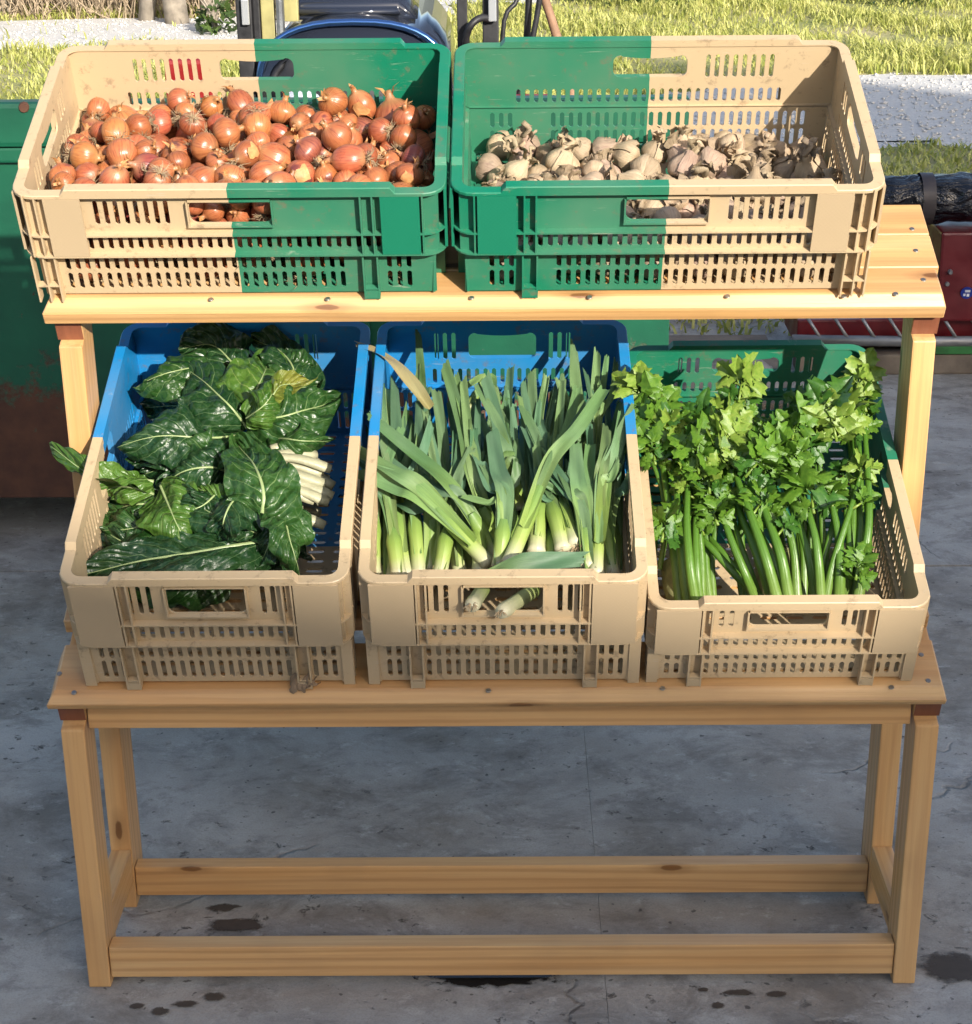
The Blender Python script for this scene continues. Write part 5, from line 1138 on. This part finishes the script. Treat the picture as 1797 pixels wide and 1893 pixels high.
# ------------------------------------------------------------------ celery
M_CST = (lambda t: (lambda u, v: t.set(t.mix(t.math('MULTIPLY', t.ramp(t.noise(t.coord((60, 60, 6)), 2, 3), [(.4, 0), (.7, 1)]), .35), t.ramp(v, [(0, (.15, .225, .05)), (.3, (.078, .17, .018)), (1, (.05, .13, .012))]), (.06, .14, .012)), .40, t.bump(t.noise(t.coord((90, 90, 4)), 2, 3), .2, .003), spec=.5))(*uvw(t)))(NT('celery_stalk'))
M_CLF = [m_leaf('celery_leaf', (.065, .165, .015), (.135, .255, .028), .24, .36), m_leaf('celery_leaf_light', (.14, .255, .03), (.25, .34, .06), .25, .36), m_leaf('celery_leaf_dark', (.030, .10, .015), (.06, .155, .02), .18, .32)]
LFM = []; rn = random.Random(3)
for var in range(5):
    # three-lobed toothed leaflet, base at origin, along +Y, unit length
    out = []
    lob = [(-.52, .50, .42), (0.0, 1.0, .5), (.52, .50, .42)]
    half = [(0, 0), (.05, .14), (.14, .22), (.26, .14), (.36, .20), (.50, .20), (.47, .32), (.62, .42), (.50, .46), (.52, .60), (.38, .56), (.22, .44), (.14, .50), (.27, .62), (.24, .70), (.33, .80), (.20, .82), (.14, .96), (0, 1.08)]
    pts = [(x * rn.uniform(.88, 1.12), y + rn.uniform(-.02, .02)) for x, y in half]; left = [(-x * rn.uniform(.88, 1.12), y + rn.uniform(-.02, .02)) for x, y in half[1:-1]]
    cv = rn.uniform(-1.1, .5); fd = rn.uniform(.1, .8); wv_ = rn.uniform(0, 6.28)
    zf = lambda x, y: fd * abs(x) + cv * y * y * .5 + .05 * sin(7 * y + wv_ + 4 * x)
    V = []; Fc = []; spine = [(0, y) for _, y in half]
    for sdx, L_ in ((1, pts), (-1, [pts[0]] + left + [pts[-1]])):
        b0 = len(V); V += [(0, y, zf(0, y)) for _, y in half]; V += [(x * .55, (y + hy_) / 2, zf(x * .55, y) + .03) for (x, y), (_, hy_) in zip(L_, half)]; V += [(x, y, zf(x, y)) for x, y in L_]; n = len(half)
        for i in range(n - 1):
            for r_ in (0, 1):
                q = [b0 + r_ * n + i, b0 + (r_ + 1) * n + i, b0 + (r_ + 1) * n + i + 1, b0 + r_ * n + i + 1]; Fc.append(q if sdx > 0 else q[::-1])
    LFM.append([mesh_of('leaflet', (V, Fc), m) for m in M_CLF])
M_CROWN = m_plain('celery_crown', (.30, .30, .13), .6, 0, .4, 30, .4)
Z5 = lambda x, y: (1150 + x / 2.594, 590 + y / 2.594)
def ep(x, y, h): return SP(1, *Z5(x, y), h)
VIEWC = (CAM - S(1, .39, .3, .1)).normalized(); rc = random.Random(17)
def stalk(t, pts, r0, r1, nrm):
    B0 = t.location; C_ = bez([ep(*q) - B0 for q in pts], 16); P = []; U = []
    for i, c in enumerate(C_):
        q = i / 16; T, N_, B_ = frame_of(C_[min(i + 1, 16)] - C_[max(i - 1, 0)], nrm); ra = r0 + (r1 - r0) * q
        P.append([c + (N_ * (cos(a) * .62) + B_ * sin(a)) * ra * (1 + .17 * (k % 2)) for k, a in [(k, 2 * pi * k / 22) for k in range(23)]]); P[-1][-1] = P[-1][0]; U.append([(k / 22, q) for k in range(23)])
    o = grid_obj('stalk', P, U, M_CST, t); return C_
def leaf_at(t, p, size, mi, up, spread=1.0, seed=0):
    """one leaflet at p (local), pointing along up"""
    n = (VIEWC + SN(1) * .15 + Vector((rc.gauss(.1, .62), rc.gauss(0, .62), rc.gauss(0, .62))) * spread).normalized(); T, N_, B_ = frame_of(up, n)
    M = Matrix(((B_.x, T.x, N_.x, p.x), (B_.y, T.y, N_.y, p.y), (B_.z, T.z, N_.z, p.z), (0, 0, 0, 1))) @ Matrix.Scale(size, 4)
    o = link('leaflet', LFM[rc.randrange(5)][mi], t); o.matrix_local = M; return o
SHEET_UP = (S(1, 0, 1, .35) - S(1, 0, 0, 0)).normalized(); XW = Vector((1, 0, 0))
def cluster(t, p, d, size, n=5, mi=None):
    """compound leaf: n leaflets on a short stem"""
    d = d.normalized(); side = d.cross(VIEWC).normalized(); bm = bmesh.new(); top = p + d * size * .55
    tube(bm, [p, p + d * size * .3, top], [.0024, .002, .0015], 6); obj('leaf_stem', bm, M_CLF[1], t, True)
    k = mi if mi is not None else rc.choices((0, 1, 2), (5, 2.2, 2))[0]
    leaf_at(t, top, size * rc.uniform(.9, 1.15), k, d + Vector((rc.gauss(0, .15), rc.gauss(0, .15), rc.gauss(0, .15))))
    for s in (-1, 1):
        leaf_at(t, top - d * size * .06, size * rc.uniform(.75, 1.0), k, d * .75 + side * s * rc.uniform(.6, 1.0))
        if n > 3: leaf_at(t, p + d * size * .1, size * rc.uniform(.55, .85), k if rc.random() < .7 else 2, d * .35 + side * s)
def bunch(label, base, stalks, clusters):
    t = thing('celery_bunch', label, 'celery', Matrix.Translation(ep(*base)), None); B0 = t.location; bpy.context.view_layer.update()
    for st_ in stalks:
        jx = rc.uniform(18, 34) * rc.choice((-1, 1)); C2 = stalk(t, [(x + jx * (1 + .5 * k), y + 12, h - .016) for k, (x, y, h) in enumerate(st_[0])], st_[1] * .52, st_[2] * .55, VIEWC); d2 = C2[-1] - C2[-3]; cluster(t, C2[-1] - d2 * .3, d2, rc.uniform(.026, .036), 3)
        C_ = stalk(t, st_[0], st_[1] * .62, st_[2] * .58, VIEWC)
        d = C_[-1] - C_[-3]; cluster(t, C_[-1] - d * .3, d, rc.uniform(.032, .042), 5)
        for q in (9, 12):
            if rc.random() < .3:
                s = rc.choice((-1, 1)); dd = (d.normalized() + XW * s * rc.uniform(.5, 1.0) + VIEWC * .3); cluster(t, C_[q] + XW * s * .003, dd, rc.uniform(.028, .040), 3)
    C0 = ep(*base) - B0; bm = bmesh.new(); ax = SHEET_UP       # root crown where the stalks meet
    tube(bm, [C0 - ax * .012, C0, C0 + ax * .03, C0 + ax * .07], [.016, .026, .032, .034], 14, True, .8, VIEWC, .06); obj('root_crown', bm, M_CROWN, t, True)
    for x, y, h, sz, mi in clusters:
        if x > 1205 or rc.random() < (.62 if y > 560 else .3): continue
        dd = SHEET_UP + XW * rc.gauss(-.06, .4) + VIEWC * rc.gauss(.15, .25); cluster(t, ep(x, y + sz * 3.0, h) - B0, dd, sz / 1000 * 1.12, 5, mi)
    return t
bunch('celery bunch with thick pale stalks beside the leek crate', (310, 1375, .03), [
    ([(280, 1385, .06), (250, 1100, .11), (210, 800, .15), (180, 560, .18)], .0115, .006), ([(320, 1385, .07), (290, 1150, .12), (270, 920, .15), (250, 700, .17)], .012, .006),
    ([(355, 1380, .08), (325, 1180, .13), (310, 980, .155), (315, 800, .17)], .0115, .006), ([(380, 1370, .06), (380, 1150, .10), (360, 930, .14), (350, 650, .17)], .011, .0055),
    ([(420, 1370, .05), (400, 1150, .09), (410, 980, .12), (430, 760, .16)], .010, .005), ([(180, 1200, .06), (210, 1000, .11), (190, 820, .14), (130, 640, .17)], .006, .004),
    ([(250, 1300, .04), (230, 900, .11), (180, 600, .16), (130, 420, .20)], .007, .004)],
    [(150, 280, .215, 44, 1), (190, 380, .205, 46, 0), (130, 450, .195, 44, 0), (210, 480, .20, 46, 1), (160, 560, .19, 46, 0), (250, 600, .19, 44, 1), (330, 560, .185, 46, 2), (370, 600, .185, 48, 0), (270, 730, .175, 42, 0), (350, 800, .165, 44, 0), (190, 850, .16, 42, 0), (190, 950, .14, 40, 0), (290, 500, .18, 40, 0), (370, 450, .185, 40, 2), (420, 700, .17, 46, 0), (250, 970, .14, 36, 2), (340, 930, .14, 38, 0), (380, 1000, .125, 34, 0), (110, 720, .165, 38, 2)])
bunch('middle celery bunch with its pale yellow green heart leaves standing tallest', (760, 1340, .03), [
    ([(670, 1350, .06), (540, 1220, .09), (420, 1090, .11), (330, 1010, .11)], .010, .006), ([(640, 1340, .07), (590, 1220, .11), (520, 1050, .14), (470, 900, .155)], .0105, .006),
    ([(745, 1350, .09), (690, 1150, .14), (620, 950, .165), (550, 760, .18)], .0125, .0065), ([(800, 1350, .09), (765, 1150, .14), (715, 1000, .16), (670, 880, .17)], .0125, .0065),
    ([(840, 1350, .07), (825, 1120, .12), (780, 950, .15), (720, 780, .18)], .0115, .006), ([(860, 1340, .05), (860, 1100, .09), (800, 850, .14), (700, 600, .18)], .010, .005),
    ([(600, 1340, .04), (570, 1000, .10), (600, 700, .16), (590, 420, .21)], .008, .0045), ([(780, 1300, .04), (700, 900, .11), (640, 700, .15), (600, 560, .18)], .009, .005)],
    [(560, 250, .225, 50, 1), (640, 350, .22, 50, 1), (520, 400, .205, 44, 1), (700, 420, .20, 46, 0), (470, 520, .20, 46, 1), (510, 580, .195, 46, 1), (440, 480, .19, 42, 0), (590, 620, .19, 46, 0), (650, 560, .185, 46, 0), (760, 520, .185, 44, 2), (810, 480, .19, 42, 0), (640, 700, .18, 44, 0), (560, 760, .175, 42, 0), (620, 820, .165, 42, 0), (480, 800, .16, 42, 0), (800, 640, .19, 48, 2), (850, 620, .185, 40, 0), (690, 650, .18, 40, 2), (600, 1080, .135, 46, 0), (550, 980, .135, 38, 2), (460, 880, .15, 36, 0), (850, 900, .135, 38, 0), (400, 560, .18, 40, 0), (430, 630, .18, 42, 2)])
bunch('celery bunch with large dark leaves against the tall right leg', (1030, 1340, .03), [
    ([(955, 1350, .09), (940, 1150, .14), (915, 1000, .165), (840, 760, .19)], .011, .0055), ([(975, 1350, .08), (1010, 1180, .12), (1080, 960, .16), (1140, 760, .18)], .010, .005),
    ([(1040, 1350, .08), (1045, 1200, .12), (1040, 1060, .14), (1010, 900, .165)], .0125, .007), ([(1130, 1345, .08), (1165, 1130, .13), (1185, 900, .17), (1160, 480, .205)], .0125, .005),
    ([(1080, 1345, .05), (1100, 1100, .10), (1110, 850, .14), (1090, 560, .18)], .010, .005), ([(900, 1345, .04), (900, 1050, .09), (930, 800, .14), (940, 560, .18)], .009, .005),
    ([(1000, 1340, .04), (960, 1000, .10), (950, 700, .16), (930, 450, .20)], .008, .0045)],
    [(1110, 250, .225, 44, 1), (1170, 330, .215, 38, 0), (1080, 390, .215, 46, 1), (1030, 450, .205, 46, 1), (930, 380, .205, 50, 2), (890, 340, .20, 42, 2), (1100, 500, .20, 48, 1), (1010, 530, .20, 42, 1), (960, 700, .195, 60, 0), (1040, 720, .19, 58, 0), (920, 770, .185, 54, 0), (1080, 620, .19, 56, 0), (1150, 600, .195, 52, 0), (1220, 560, .195, 48, 0), (1190, 680, .185, 48, 0), (1230, 740, .17, 44, 2), (1010, 850, .17, 46, 0), (1080, 800, .17, 44, 0), (1080, 1050, .14, 42, 0), (1130, 960, .14, 40, 0), (860, 470, .19, 40, 2), (1000, 620, .185, 46, 2), (1120, 1150, .12, 34, 0), (860, 560, .18, 44, 2), (980, 960, .13, 36, 2)])

# ------------------------------------------------------------------ dried leaf scrap on the front of the lower shelf
p = SP(1, 560, 1256, .012); t = thing('dried_leaf', 'crumpled dried brown leaf lying at the foot of the chard crate', 'leaf', Matrix.Translation(p)); rn = random.Random(8)
for k in range(9):
    a_ = 2 * pi * k / 9 + rn.uniform(-.3, .3); d = Vector((cos(a_), -abs(.5 * sin(a_)) * .6, .55 * sin(a_))).normalized(); L = rn.uniform(.012, .026); s = d.cross(Vector((0, -1, .3))).normalized(); P = []; U = []
    for i in range(6):
        q = i / 5; c = d * L * q + Vector((0, -.006 * sin(q * 3), .004 * sin(q * 6 + k))); w_ = .006 * sin(pi * min(1, q * .85 + .12)); P.append([c + s * w_ * e + Vector((0, -.003 * abs(e) * sin(k), .002 * e)) for e in (-1, 0, 1)]); U.append([(e, q) for e in (-1, 0, 1)])
    grid_obj('leaf_lobe', P, U, m_plain('dried_leaf', (.22, .15, .09), .85, 0, .35, 60, .4) if k == 0 else bpy.data.materials['dried_leaf'], t)
